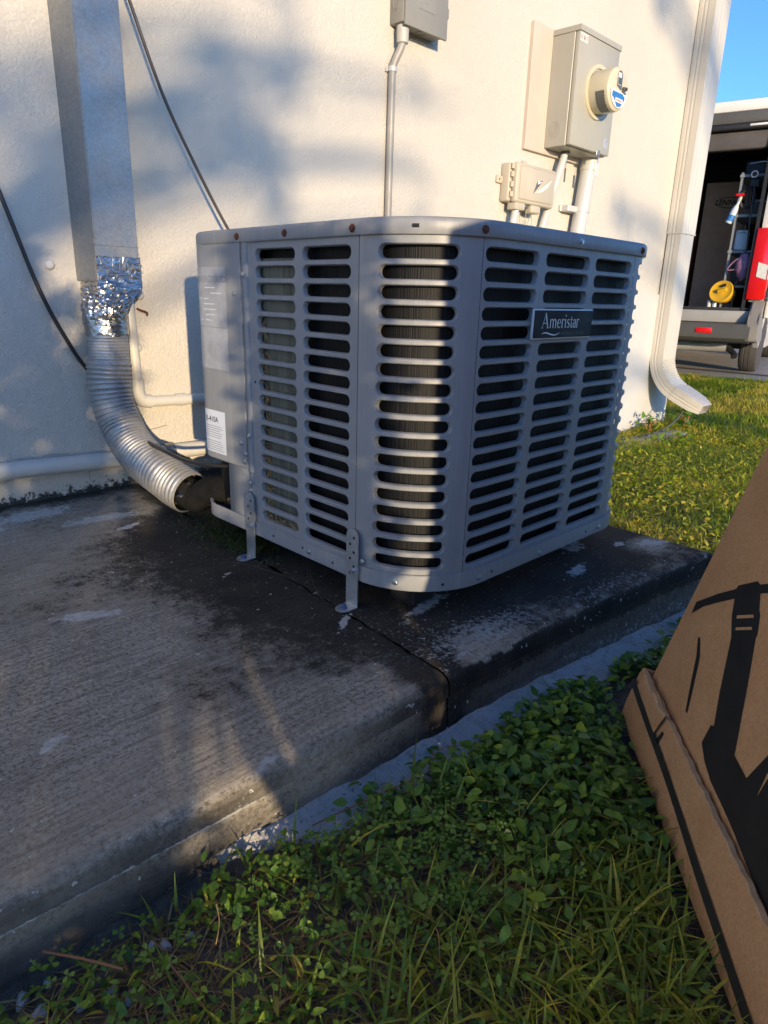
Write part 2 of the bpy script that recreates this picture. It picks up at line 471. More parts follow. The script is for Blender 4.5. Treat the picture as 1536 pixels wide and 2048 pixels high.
class MB:
    """collects shapes in one bmesh"""
    def __init__(s):
        s.bm = bmesh.new()
    def poly(s, verts, faces):
        vs = [s.bm.verts.new(v) for v in verts]
        for f in faces:
            try:
                s.bm.faces.new([vs[i] for i in f])
            except ValueError:
                pass
        return s
    def box(s, lo, hi, bev=0.0, seg=2, mat=None):
        r = bmesh.ops.create_cube(s.bm, size=1)
        c = [(a + b) / 2 for a, b in zip(lo, hi)]
        d = [abs(b - a) for a, b in zip(lo, hi)]
        T = Matrix.Translation(c) @ Matrix.Diagonal((*d, 1))
        if mat is not None:
            T = mat @ T
        bmesh.ops.transform(s.bm, matrix=T, verts=r['verts'])
        if bev:
            es = list({e for v in r['verts'] for e in v.link_edges})
            bmesh.ops.bevel(s.bm, geom=es, offset=bev, segments=seg, profile=0.5, affect='EDGES')
        return s
    def tube(s, pts, radii, n=12, cap=True, squash=None):
        pts = [Vector(p) for p in pts]
        if isinstance(radii, (int, float)):
            radii = [radii] * len(pts)
        rings = []
        up = None
        for i, p in enumerate(pts):
            t = (pts[min(i + 1, len(pts) - 1)] - pts[max(i - 1, 0)]).normalized()
            if up is None:
                up = Vector((0, 0, 1)) if abs(t.z) < 0.9 else Vector((1, 0, 0))
            a = (up - t * up.dot(t)).normalized()
            b_ = t.cross(a)
            up = a
            ring = []
            for k in range(n):
                an = 2 * math.pi * k / n
                ring.append(s.bm.verts.new(p + float(radii[i]) * (math.cos(an) * a + math.sin(an) * b_)))
            rings.append(ring)
        for i in range(len(rings) - 1):
            for k in range(n):
                s.bm.faces.new((rings[i][k], rings[i][(k + 1) % n], rings[i + 1][(k + 1) % n], rings[i + 1][k]))
        if cap:
            s.bm.faces.new(rings[0][::-1])
            s.bm.faces.new(rings[-1])
        return s
    def lathe(s, origin, axis, prof, n=24):
        """prof: list of (distance along axis, radius)"""
        ax = Vector(axis).normalized()
        a = ax.orthogonal().normalized()
        b_ = ax.cross(a)
        o = Vector(origin)
        rings = []
        for h, r in prof:
            rings.append([s.bm.verts.new(o + ax * h + float(max(r, 1e-5)) * (math.cos(2 * math.pi * k / n) * a + math.sin(2 * math.pi * k / n) * b_)) for k in range(n)])
        for i in range(len(rings) - 1):
            for k in range(n):
                s.bm.faces.new((rings[i][k], rings[i][(k + 1) % n], rings[i + 1][(k + 1) % n], rings[i + 1][k]))
        s.bm.faces.new(rings[0][::-1])
        s.bm.faces.new(rings[-1])
        return s
    def prism(s, outline, ext, T=None):
        """outline: list of 3D points (planar), extruded by vector ext"""
        ext = Vector(ext)
        a = [Vector(p) for p in outline]
        b_ = [p + ext for p in a]
        if T is not None:
            a = [T @ p for p in a]; b_ = [T @ p for p in b_]
        n = len(a)
        va = [s.bm.verts.new(p) for p in a]
        vb = [s.bm.verts.new(p) for p in b_]
        s.bm.faces.new(va[::-1]); s.bm.faces.new(vb)
        for i in range(n):
            s.bm.faces.new((va[i], va[(i + 1) % n], vb[(i + 1) % n], vb[i]))
        return s
    def build(s, name, mat, parent=None, smooth=35, local=False, merge=False):
        if merge:
            bmesh.ops.remove_doubles(s.bm, verts=s.bm.verts, dist=1e-5)
        bmesh.ops.recalc_face_normals(s.bm, faces=s.bm.faces)
        me = bpy.data.meshes.new(name)
        s.bm.to_mesh(me)
        s.bm.free()
        return link_mesh(name, me, mat, parent, local, smooth)

def np_mesh(name, verts, faces, mat, parent=None, smooth=None, attrs=None, local=False):
    """verts (n,3) numpy, faces (m,k) numpy with constant k"""
    me = bpy.data.meshes.new(name)
    v = np.asarray(verts, np.float32); f = np.asarray(faces, np.int32)
    k = f.shape[1]
    me.vertices.add(len(v)); me.vertices.foreach_set('co', v.ravel())
    me.loops.add(f.size); me.loops.foreach_set('vertex_index', f.ravel())
    me.polygons.add(len(f))
    me.polygons.foreach_set('loop_start', np.arange(0, f.size, k, dtype=np.int32))
    try:
        me.polygons.foreach_set('loop_total', np.full(len(f), k, np.int32))
    except Exception:
        pass
    me.update(calc_edges=True)
    for an, av in (attrs or {}).items():
        a = me.attributes.new(an, 'FLOAT', 'POINT')
        a.data.foreach_set('value', np.asarray(av, np.float32))
    me.validate()
    return link_mesh(name, me, mat, parent, local, smooth)

def grid_faces(nu, nv):
    i = np.arange(nu - 1)[:, None]; j = np.arange(nv - 1)[None, :]
    a = i * nv + j
    return np.stack([a, a + nv, a + nv + 1, a + 1], -1).reshape(-1, 4)

_perm = rng.permutation(512)
def vnoise(x, y, seed=0):
    xi = np.floor(x).astype(int); yi = np.floor(y).astype(int)
    xf = x - xi; yf = y - yi
    u = xf * xf * (3 - 2 * xf); v = yf * yf * (3 - 2 * yf)
    def h(a, b): return _perm[(_perm[(a + seed * 37) % 512] + b) % 512] / 511.0
    return (h(xi, yi) * (1 - u) + h(xi + 1, yi) * u) * (1 - v) + (h(xi, yi + 1) * (1 - u) + h(xi + 1, yi + 1) * u) * v
def fbm(x, y, seed=0, octv=4, gain=0.5):
    x = np.asarray(x, float); y = np.asarray(y, float)
    t = 0; a = 1; tot = 0
    for o in range(octv):
        t = t + a * vnoise(x * 2 ** o + 17.3 * o, y * 2 ** o - 9.1 * o, seed + o)
        tot += a; a *= gain
    return t / tot
def sstep(a, b, x):
    t = np.clip((x - a) / (b - a), 0, 1)
    return t * t * (3 - 2 * t)

def text_mesh(body, size, bold=0.0, shear=0.0, align='LEFT'):
    cu = bpy.data.curves.new('t', 'FONT')
    cu.body = body; cu.size = size; cu.shear = shear; cu.offset = bold; cu.align_x = align
    o = bpy.data.objects.new('t', cu)
    COL.objects.link(o)
    dg = bpy.context.evaluated_depsgraph_get()
    me = bpy.data.meshes.new_from_object(o.evaluated_get(dg))
    bpy.data.objects.remove(o)
    vs = [tuple(v.co) for v in me.vertices]
    fs = [tuple(p.vertices) for p in me.polygons]
    bpy.data.meshes.remove(me)
    return vs, fs

# ------------------------------------------------------------------ ground
def sstep_(a, b, x):
    t = np.clip((x - a) / (b - a), 0, 1)
    return t * t * (3 - 2 * t)
def zg(x, y):
    x = np.asarray(x, float); y = np.asarray(y, float)
    z = -0.087 - 0.033 * np.clip(x, -0.5, 4.0)
    z = z + 0.012 * (fbm(x * 5, y * 5, 3, 3) - 0.5)
    # worn hollow where the carton stands
    rx = (x - 0.968) * 0.629 - (y - 0.384) * 0.777
    z = z - 0.024 * np.exp(-((rx - 0.0) / 0.07) ** 2) * sstep_(1.15, 0.95, x) * sstep_(0.2, 0.45, x) * (x < 2)
    return z

def axis_coords(fine_lo, fine_hi, step, far):
    c = list(np.arange(fine_lo, fine_hi + 1e-9, step))
    s = step; p = fine_hi
    up = []
    while p < far:
        s *= 1.25; p += s; up.append(p)
    s = step; p = fine_lo
    lo = []
    while p > -far:
        s *= 1.25; p -= s; lo.append(p)
    return np.array(lo[::-1] + c + up)
gx = axis_coords(-0.4, 4.5, 0.035, 250)
gy = axis_coords(-0.6, 2.4, 0.035, 250)
GX, GY = np.meshgrid(gx, gy, indexing='ij')
ground = np_mesh('lawn', np.stack([GX, GY, zg(GX, GY)], -1).reshape(-1, 3), grid_faces(len(gx), len(gy)), M['soil'], smooth=60)
tag(ground, kind='structure')

# driveway and road beyond the lawn
def sheet(name, pts, z, mat, parent=None):
    mb = MB(); mb.prism([(x, y, z - 0.12) for x, y in pts], (0, 0, 0.12))
    return mb.build(name, mat, parent)
DZ = -0.205
drive = sheet('driveway', [(7.75, 30), (7.75, 2.66), (7.35, -30), (40, -30), (40, 30)], DZ, M['drive'])
tag(drive, kind='structure')
MB().prism([(8.35, 30, DZ + 0.001), (8.35, -30, DZ + 0.001), (8.47, -30, DZ + 0.001), (8.47, 30, DZ + 0.001)], (0, 0, 0.006)).build('expansion_joint', M['kerb'], drive)
road = sheet('road', [(15.5, 60), (15.5, -60), (22, -60), (22, 60)], DZ + 0.005, M['asphalt'])
tag(road, kind='structure')

# ------------------------------------------------------------------ concrete pad
pad = bpy.data.objects.new('concrete_pad', None)
COL.objects.link(pad)
tag(pad, kind='structure')
def y_edge(x):
    return np.interp(x, [-2, 0.10, 0.31, 0.57, 0.71, 0.86, 1.0, 1.16, 1.34, 1.54, 1.6], [0.655, 0.607, 0.596, 0.588, 0.584, 0.579, 0.570, 0.558, 0.540, 0.520, 0.512])
def x_joint(y):
    return 0.704 + 0.095 * (y - 0.57) + 0.006 * (fbm(np.asarray(y, float) * 16, np.asarray(y, float) * 0 + 1.7, 9, 4) - 0.5)
PROF = [(0, 0), (-0.014, -0.0014), (-0.0225, -0.0046), (-0.0272, -0.0100), (-0.0290, -0.0180), (-0.0294, -0.0320),
        (-0.0315, -0.0345), (-0.0268, -0.0368), (-0.0280, -0.0480), (-0.0290, -0.0640), (-0.0300, -0.080), (-0.031, -0.10), (-0.033, -0.20)]
def slab_piece(name, left):
    ys = np.concatenate([np.linspace(WALL + 0.02, 0.0, 150)[:-1] / 1.0])
    tpar = np.linspace(0, 1, 150)               # 0 at wall, 1 at the front edge
    nx = 230 if left else 120
    s = np.linspace(0, 1, nx)
    if left:
        s = 1 - (1 - s) ** 1.35
    rows = []
    nprof = len(PROF)
    X = np.zeros((nx + (0 if left else 6), 150 + nprof - 1)); Y = np.zeros_like(X); Z = np.zeros_like(X)
    for j in range(150 + nprof - 1):
        t = tpar[min(j, 149)]
        dy, dz = PROF[max(0, j - 149)]
        # front edge depends on x; iterate once for joint
        yj = (WALL + 0.02) * (1 - t) + y_edge(0.71) * t
        xj = x_joint(yj + dy)
        xs = (-1.6 + (xj - 0.0016 + 1.6) * s) if left else (xj + 0.0016 + (1.545 - xj - 0.0016) * s)
        dzx = np.zeros(nx)
        if not left:
            ex = np.array([1.553, 1.560, 1.5655, 1.569, 1.570, 1.571]); ez = np.array([-0.001, -0.004, -0.010, -0.020, -0.10, -0.20])
            xs = np.concatenate([xs, ex]); dzx = np.concatenate([dzx, ez])
        yy = (WALL + 0.02) * (1 - t) + y_edge(xs) * t + dy
        jd = np.abs(xs - xj)
        z = np.minimum(dz, dzx) - (0.002 + 0.012 * max(0.0, float(fbm(np.array([t * 60.0]), np.array([3.0 if left else 8.0]), 15, 3)[0]) - 0.42)) * np.exp(-(jd / 0.007) ** 2)
        X[:, j] = xs; Y[:, j] = yy; Z[:, j] = z
    # unevenness of the top and worn edge
    Z += 0.0025 * (fbm(X * 9, Y * 9, 11, 3) - 0.5) * (Z > -0.15)
    edge = np.zeros(X.shape[1]); edge[149:149 + 6] = 1
    wob = (fbm(X * 30, Y * 4 + 3, 5, 4) - 0.5)
    Y += wob * 0.005 * edge[None, :]
    Z += (fbm(X * 26 + 9, Y * 8, 6, 4) - 0.5) * 0.005 * edge[None, :]
    x, y, z = X.ravel(), Y.ravel(), Z.ravel()
    n1 = fbm(x * 3.2, y * 3.2, 21, 5); n2 = fbm(x * 12, y * 12, 31, 4)
    ed = y - y_edge(x)                                           # <0 on the front face
    jo = np.abs(x - x_joint(y))
    # ---- algae: blackest round the unit and along the joint, whole right-hand slab
    alg = np.full_like(x, 0.11)
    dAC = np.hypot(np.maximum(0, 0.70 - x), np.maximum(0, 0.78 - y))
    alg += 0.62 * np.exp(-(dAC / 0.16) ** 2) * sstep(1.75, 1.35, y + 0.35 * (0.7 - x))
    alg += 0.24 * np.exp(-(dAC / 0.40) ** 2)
    alg += np.where(x > x_joint(y), 0.33, 0.0)
    alg += 0.5 * np.exp(-(jo / 0.03) ** 2) + 0.4 * (n1 - 0.5) + 0.5 * (n2 - 0.5)
    alg += 0.35 * np.exp(-((x - 0.10) / 0.22) ** 2 - ((y - 1.25) / 0.22) ** 2)         # dark drift at the left
    alg += 0.7 * np.exp(-((x - 0.70) / 0.07) ** 2 - (ed / 0.06) ** 2)
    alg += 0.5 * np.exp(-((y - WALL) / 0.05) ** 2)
    alg -= 0.35 * np.exp(-((x - 0.58) / 0.10) ** 2 - ((ed - 0.03) / 0.05) ** 2)
    alg -= 0.55 * np.exp(-((x - 0.80) / 0.08) ** 2 - ((ed + 0.01) / 0.03) ** 2)
    alg -= 0.9 * np.exp(-((x - 1.50) / 0.06) ** 2 - ((y - 0.62) / 0.05) ** 2)
    face = sstep(-0.028, -0.031, ed) 
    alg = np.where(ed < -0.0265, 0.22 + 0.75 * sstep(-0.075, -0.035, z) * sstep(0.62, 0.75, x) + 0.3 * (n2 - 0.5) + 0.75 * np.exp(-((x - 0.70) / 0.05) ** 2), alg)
    alg = np.where((ed < -0.026) & (x > 0.36) & (x < 0.60), alg - 0.20, alg)
    alg -= 0.30 * np.exp(-((ed + 0.008) / 0.016) ** 2) * (x > 0.74) * (x < 0.92) * (0.4 + n2)
    band = np.exp(-((ed + 0.012) / 0.013) ** 2)
    alg -= 0.22 * band * (x < 0.66)
    # ---- lichen
    lic = 0.10 + 0.5 * (n1 - 0.5) + np.where(x > x_joint(y), 0.10, 0.0)
    lic += 0.55 * np.exp(-((x - 0.80) / 0.12) ** 2 - ((y - 0.615) / 0.05) ** 2) + 0.45 * np.exp(-((x - 0.93) / 0.12) ** 2 - ((y - 0.60) / 0.04) ** 2)
    lic += 0.35 * np.exp(-((x - 1.18) / 0.2) ** 2 - (ed / 0.03) ** 2) + 0.25 * np.exp(-((x - 0.62) / 0.2) ** 2 - ((y - 0.72) / 0.06) ** 2)
    lic = np.where(ed < -0.026, 0.16 + 0.4 * (n1 - 0.5) + 0.35 * sstep(-0.06, -0.10, z) * sstep(0.8, 1.1, x), lic)
    # ---- bare pale cement: patches with their own outline
    pale = np.zeros_like(x)
    for (px_, py_, ax, ay, rz, a) in [(0.385, 1.10, 0.058, 0.016, -0.42, 0.62), (0.213, 0.784, 0.022, 0.009, 0.6, 0.66), (0.392, 0.578, 0.016, 0.007, 0.2, 0.6),
                                      (0.50, 1.73, 0.11, 0.045, 0.1, 0.55), (0.62, 1.60, 0.10, 0.03, -0.1, 0.52), (0.64, 1.50, 0.04, 0.012, 0.3, 0.55), (0.36, 1.66, 0.09, 0.03, 0.2, 0.5),
                                      (1.22, 0.64, 0.045, 0.016, 0.15, 0.55), (1.34, 0.72, 0.06, 0.03, 0.2, 0.42), (1.44, 0.66, 0.022, 0.010, 0.2, 0.55), (1.505, 0.615, 0.05, 0.022, -0.3, 0.5),
                                      (0.70, 0.79, 0.05, 0.008, 0.6, 0.5), (0.86, 0.74, 0.09, 0.02, 0.3, 0.45), (0.66, 1.10, 0.014, 0.005, 0.4, 0.6), (0.56, 0.63, 0.03, 0.008, 0.1, 0.42)]:
        c_, s_ = math.cos(rz), math.sin(rz)
        u = ((x - px_) * c_ + (y - py_) * s_) / ax; v = (-(x - px_) * s_ + (y - py_) * c_) / ay
        pale = np.maximum(pale, a * 1.5 * np.exp(-(u * u + v * v) * 0.6))
    pale = np.maximum(pale, 0.62 * np.exp(-((z + 0.0352) / 0.0030) ** 2) * (ed < -0.024) * (0.5 + 0.6 * sstep(0.46, 0.34, x)))
    tan = sstep(1.35, 1.6, y) * sstep(0.75, 0.55, x) * 0.3 + 0.55 * sstep(-0.024, -0.03, ed) * np.exp(-((x - 0.46) / 0.07) ** 2) + 0.3 * (n1 > 0.6) * (ed > -0.02) + 0.5 * np.exp(-((x - 0.45) / 0.25) ** 2 - ((y - 1.35) / 0.16) ** 2) + 0.45 * band + 0.5 * np.exp(-((x - 0.12) / 0.1) ** 2 - ((y - 0.63) / 0.08) ** 2)  # one term paints the sunlit patch onto the front face
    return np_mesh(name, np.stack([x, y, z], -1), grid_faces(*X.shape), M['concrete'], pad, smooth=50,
                   attrs=dict(dirt_shade=sstep(-0.0255, -0.030, ed) * np.clip(1.0 - 0.8 * np.exp(-((x - 0.46) / 0.08) ** 2) - 0.35 * sstep(-0.07, -0.10, z) * sstep(0.6, 0.9, x), 0, 1), alg=alg, lic=lic, pale=pale, tan=np.clip(tan, 0, 1)))  # front face darkened as if shaded, left lighter at the sunlit patch
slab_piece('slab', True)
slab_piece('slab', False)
# mortar bedding along the foot of the pad
nx = 260
xs = np.linspace(0.30, 1.60, nx)
wid = 0.030 + 0.03 * sstep(0.34, 0.5, xs) + 0.012 * (fbm(xs * 14, xs * 0, 41, 4) - 0.5) * 2
wid *= sstep(0.30, 0.42, xs) * (1 - 0.25 * sstep(1.3, 1.6, xs))
V = []
for t, dz in ((-0.02, 0.012), (0.0, 0.010), (0.15, 0.008), (0.4, 0.004), (0.75, 0.0), (1.0, -0.006), (1.08, -0.03)):
    yy = y_edge(xs) - 0.030 - wid * t
    zz = -0.090 - 0.030 * np.clip(xs - 0.3, 0, 2) + dz + (0.016 * (fbm(xs * 17, xs * 0 + 5, 47, 4) - 0.5) if t < 0.1 else 0.0) + 0.004 * (fbm(xs * 30, np.full(nx, t * 6), 43, 4) - 0.5)
    V.append(np.stack([xs, yy, zz], -1))
V = np.stack(V, 1).reshape(-1, 3)
np_mesh('mortar_strip', V, grid_faces(nx, 7), M['mortar'], pad, smooth=60)

# ------------------------------------------------------------------ house
house = thing('house_wall', 'cream stucco house wall with textured render behind the grey unit', 'wall', (1, WALL, 0))
CX = 4.42
MB().box((-6, WALL, -0.5), (CX, WALL + 8, 3.4)).build('wall', M['stucco'], house)
MB().box((3.1, WALL - 0.008, -0.5), (CX + 0.008, WALL + 6, 0.588), 0.003, 1).build('base_band', M['basepaint'], house)
MB().box((-6.4, WALL - 0.45, 3.4), (CX + 0.45, WALL + 8.4, 3.62)).build('eave', M['pvcwhite'], house)

# ------------------------------------------------------------------ air conditioner
X0, X1, Y0, Y1 = 0.758, 1.475, 0.668, 1.41
RC = [0.155, 0.120, 0.12, 0.12]     # near, right-front, right-back, left-back corner radii
ZB, ZSEAM, ZL = 0.052, 0.081, 0.629
YS = 1.154                          # where the path starts on the left face
def make_path(off=0.0):
    """piecewise footprint (x, y, nx, ny, length): left face (towards the viewer), near corner, front, ..."""
    segs = []
    def line(a, b, n): segs.append(('L', Vector(a), Vector(b), Vector(n), (Vector(b) - Vector(a)).length))
    def arc(c, r, a0, a1): segs.append(('A', Vector(c), r, a0, a1, abs(a1 - a0) * r))
    r0, r1, r2, r3 = RC
    line((X0, YS), (X0, Y0 + r0), (-1, 0))
    arc((X0 + r0, Y0 + r0), r0, math.pi, 1.5 * math.pi)
    line((X0 + r0, Y0), (X1 - r1, Y0), (0, -1))
    arc((X1 - r1, Y0 + r1), r1, 1.5 * math.pi, 2 * math.pi)
    line((X1, Y0 + r1), (X1, Y1 - r2), (1, 0))
    arc((X1 - r2, Y1 - r2), r2, 0, 0.5 * math.pi)
    line((X1 - r2, Y1), (X0 + r3, Y1), (0, 1))
    arc((X0 + r3, Y1 - r3), r3, 0.5 * math.pi, math.pi)
    line((X0, Y1 - r3), (X0, YS), (-1, 0))
    return segs
PATH = make_path()
PLEN = sum(s[-1] for s in PATH)
def P(u, d=0.0):
    """point on the footprint at path length u, moved outwards by d"""
    u = u % PLEN
    for s in PATH:
        if u <= s[-1] + 1e-9:
            if s[0] == 'L':
                p = s[1].lerp(s[2], u / s[-1]); n = s[3]
            else:
                a = s[3] + (s[4] - s[3]) * u / s[-1]
                n = Vector((math.cos(a), math.sin(a))); p = s[1] + n * s[2]
            return p.x + n.x * d, p.y + n.y * d
        u -= s[-1]
    return PATH[0][1].x, PATH[0][1].y
U_ARC0 = YS - (Y0 + RC[0])
U_FRONT = U_ARC0 + RC[0] * math.pi / 2            # start of the flat front
def uf(x): return U_FRONT + (x - (X0 + RC[0]))    # path length of a point x on the front face
U_ARC1 = uf(X1 - RC[1])
U_RIGHT = U_ARC1 + RC[1] * math.pi / 2
U_BACK = U_RIGHT + (Y1 - RC[2]) - (Y0 + RC[1])
ROWZ = [0.604 - 0.02947 * i for i in range(18)]
def Pz(u, z, d=0.0):
    x, y = P(u, d); return (x, y, z)

def path_strip(us, zprof, name, mat, parent, smooth=35):
    """sheet along path us with a (z, outset) profile"""
    v = [Pz(u, z, d) for u in us for z, d in zprof]
    return np_mesh(name, v, grid_faces(len(us), len(zprof)), mat, parent, smooth=smooth)

def grille(name, u0, u1, cols, parent, zlo=ZSEAM, zhi=ZL, h=0.0204, rows=ROWZ):
    """pressed sheet with stadium slots; every slot has a rolled-in lip"""
    bm = bmesh.new()
    pitch = 0.02947
    def vert(u, z, d): return bm.verts.new(Pz(u, z, d))
    def quad(a, b, c, d):
        bm.faces.new((a, b, c, d))
    cols = [(a - 0.0012, b + 0.0012) for a, b in cols]
    bounds = [u0] + [(cols[i][1] + cols[i + 1][0]) / 2 for i in range(len(cols) - 1)] + [u1]
    zt = rows[0] + pitch / 2; zb = rows[-1] - pitch / 2
    NE, NC = 15, 6
    for ci, (a, b) in enumerate(cols):
        c0, c1 = bounds[ci], bounds[ci + 1]
        for z in rows:
            r = h / 2 + 0.0018
            def outline_pts(shrink):
                rr = r - shrink
                pts = []
                A, B = a + r, b - r
                for k in range(NE): pts.append((A + (B - A) * k / (NE - 1), z + rr))
                for k in range(1, NC): 
                    an = math.pi / 2 - math.pi * k / NC
                    pts.append((B + rr * math.cos(an), z + rr * math.sin(an)))
                for k in range(NE): pts.append((B + (A - B) * k / (NE - 1), z - rr))
                for k in range(1, NC):
                    an = -math.pi / 2 - math.pi * k / NC
                    pts.append((A + rr * math.cos(an), z + rr * math.sin(an)))
                return pts
            def outline(shrink, d): return [vert(p, q, d) for p, q in outline_pts(shrink)]
            A, B = a + r, b - r
            rect = []
            hp = pitch / 2
            for k in range(NE): rect.append((c0 + (c1 - c0) * k / (NE - 1), z + hp))
            for k in range(1, NC): rect.append((c1, z + hp - pitch * k / NC))
            for k in range(NE): rect.append((c1 + (c0 - c1) * k / (NE - 1), z - hp))
            for k in range(1, NC): rect.append((c0, z - hp + pitch * k / NC))
            R0 = [vert(p, q, 0) for p, q in rect]
            o0 = outline_pts(0)
            mids = [[vert(p[0] + (q[0] - p[0]) * t, p[1] + (q[1] - p[1]) * t, 0) for p, q in zip(rect, o0)] for t in (0.25, 0.5, 0.75)]
            rings = [R0] + mids + [outline(0, 0.0), outline(0.0009, -0.0008), outline(0.0019, -0.0032), outline(0.0024, -0.010)]
            n = len(R0)
            for p, q in zip(rings[:-1], rings[1:]):
                for k in range(n):
                    quad(p[k], q[k], q[(k + 1) % n], p[(k + 1) % n])
    # plain bands above and below
    us = np.linspace(u0, u1, max(3, int((u1 - u0) / 0.012)))
    for za, zb_ in ((zhi, zt), (zb, zlo)):
        for ua, ub in zip(us[:-1], us[1:]):
            quad(vert(ua, za, 0), vert(ua, zb_, 0), vert(ub, zb_, 0), vert(ub, za, 0))
    bmesh.ops.remove_doubles(bm, verts=bm.verts, dist=2e-5)
    bmesh.ops.recalc_face_normals(bm, faces=bm.faces)
    me = bpy.data.meshes.new(name)
    bm.to_mesh(me); bm.free()
    return link_mesh(name, me, M['ac'], parent, smooth=40)

ac = thing('air_conditioner', 'grey louvred outdoor air conditioner unit strapped to the concrete pad', 'air conditioner', (1.1, 1.0, 0.0))
g_left = grille('louvred_panel', YS - 1.137, YS - 0.829, [(YS - 1.113, YS - 0.993), (YS - 0.972, YS - 0.848)], ac)
ang = lambda deg: U_ARC0 + RC[0] * rad(deg)
g_corner = grille('corner_panel', YS - 0.829 + 0.0012, ang(74), [(ang(12.5), ang(60.3))], ac)
tag(g_corner, 'rounded corner panel with one column of wide slots')
g_front = grille('louvred_panel', ang(74) + 0.001, uf(1.352), [(uf(0.876), uf(1.015)), (uf(1.036), uf(1.179)), (uf(1.200), uf(1.340))], ac)
ang1 = lambda deg: U_ARC1 + RC[1] * rad(deg)
g_rc = grille('corner_panel', uf(1.352) + 0.001, ang1(88), [(ang1(9), ang1(76))], ac)
ry = lambda y: U_RIGHT + (y - (Y0 + RC[1]))
g_right = grille('louvred_panel', ang1(88) + 0.001, U_BACK - 0.01, [(ry(0.81), ry(0.95)), (ry(0.975), ry(1.115)), (ry(1.14), ry(1.27))], ac)
path_strip(np.linspace(U_BACK - 0.009, PLEN - 0.33, 40), [(ZSEAM, 0), (ZL, 0)], 'back_panel', M['ac'], ac)
# edge strip between louvres and control cover
us = [YS - 1.1375, YS - 1.1385, YS - 1.1525, YS - 1.1545]
np_mesh('edge_strip', [Pz(u, z, d) for u, d in zip(us, (-0.004, 0.0035, 0.0035, -0.004)) for z in (0.186, ZL)], grid_faces(4, 2), M['ac'], ac)
np_mesh('edge_strip', [Pz(u, z, d) for u, d in zip(us, (-0.004, 0.002, 0.002, -0.004)) for z in (ZSEAM, 0.1845)], grid_faces(4, 2), M['ac'], ac)

# control cover: flat, then wrapping round the left-back corner; recess for the valves below it
CR = 0.06
CY = 1.297
def CP(s, d=0.0):
    """s measured from the strip (y = 1.1555) towards the wall"""
    L = CY - 1.1555
    if s <= L: return X0 - 0.004 - d, 1.1555 + s
    a = min((s - L) / CR, rad(88))
    return X0 - 0.004 + CR - (CR + d) * math.cos(a), CY + (CR + d) * math.sin(a)
ss = np.concatenate([[0, 0.002], np.linspace(0.004, CY - 1.1555, 4)[1:], CY - 1.1555 + CR * np.linspace(0.06, rad(88), 20)])
cover_prof = [(0.190, -0.012), (0.1895, -0.003), (0.1925, 0.0), (ZL, 0.0)]
v = []
for i, s_ in enumerate(ss):
    for z, d in cover_prof:
        x, y = CP(s_, d if i > 0 else d - 0.008)
        v.append((x, y, z))
cover = np_mesh('control_cover', v, grid_faces(len(ss), len(cover_prof)), M['ac'], ac, smooth=40)
# lower service plate and its bend
np_mesh('service_plate', [(X0 + dx, y, z) for dx, y in ((0.002, 1.1545), (0.0, 1.157), (0.0, 1.2335), (0.012, 1.238), (0.10, 1.238)) for z in (ZSEAM - 0.02, 0.195)], grid_faces(5, 2), M['ac'], ac)
MB().box((0.85, 1.24, 0.06), (1.0, 1.40, 0.19)).build('valve_recess', M['dark'], ac)

# base pan with a rolled rim
def rrect(off, r_scale=1.0, n=14, x0=X0, x1=X1, y0=Y0, y1=Y1, rc=RC):
    pts = []
    cs = [((x0 + rc[0], y0 + rc[0]), rc[0], math.pi), ((x1 - rc[1], y0 + rc[1]), rc[1], 1.5 * math.pi), ((x1 - rc[2], y1 - rc[2]), rc[2], 0), ((x0 + rc[3], y1 - rc[3]), rc[3], 0.5 * math.pi)]
    for (cx, cy), r, a0 in cs:
        for k in range(n + 1):
            a = a0 + math.pi / 2 * k / n
            pts.append((cx + (r + off) * math.cos(a), cy + (r + off) * math.sin(a)))
    return pts
def ring_solid(prof, name, mat, parent, smooth=40, cap_first=True, cap_last=True, **kw):
    """prof: list of (outset, z)"""
    n = None; v = []
    for off, z in prof:
        pts = rrect(off, **kw); n = len(pts)
        v += [(x, y, z) for x, y in pts]
    bm = bmesh.new()
    vs = [bm.verts.new(p) for p in v]
    for i in range(len(prof) - 1):
        for k in range(n):
            bm.faces.new((vs[i * n + k], vs[i * n + (k + 1) % n], vs[(i + 1) * n + (k + 1) % n], vs[(i + 1) * n + k]))
    if cap_first: bm.faces.new(vs[:n])
    if cap_last: bm.faces.new(vs[-n:])
    bmesh.ops.recalc_face_normals(bm, faces=bm.faces)
    me = bpy.data.meshes.new(name); bm.to_mesh(me); bm.free()
    return link_mesh(name, me, mat, parent, smooth=smooth)
rc_pan = [RC[0], RC[1], 0.12, 0.085]
PK = dict(y1=1.372, rc=rc_pan)
ring_solid([(-0.012, ZB + 0.008), (-0.010, ZB), (0.0015, ZB), (0.004, ZB + 0.002), (0.004, ZSEAM - 0.002), (0.0035, ZSEAM), (0.0005, ZSEAM + 0.0015), (-0.002, ZSEAM), (-0.0035, ZSEAM - 0.018)], 'base_pan', M['ac'], ac, smooth=22, **PK)
mb = MB(); mb.tube([(x, y, ZSEAM + 0.0008) for x, y in rrect(0.0035, **PK)] + [(*rrect(0.0035, **PK)[0], ZSEAM + 0.0008)], 0.0017, 6, cap=False)
mb.build('pan_rim', M['ac'], ac)
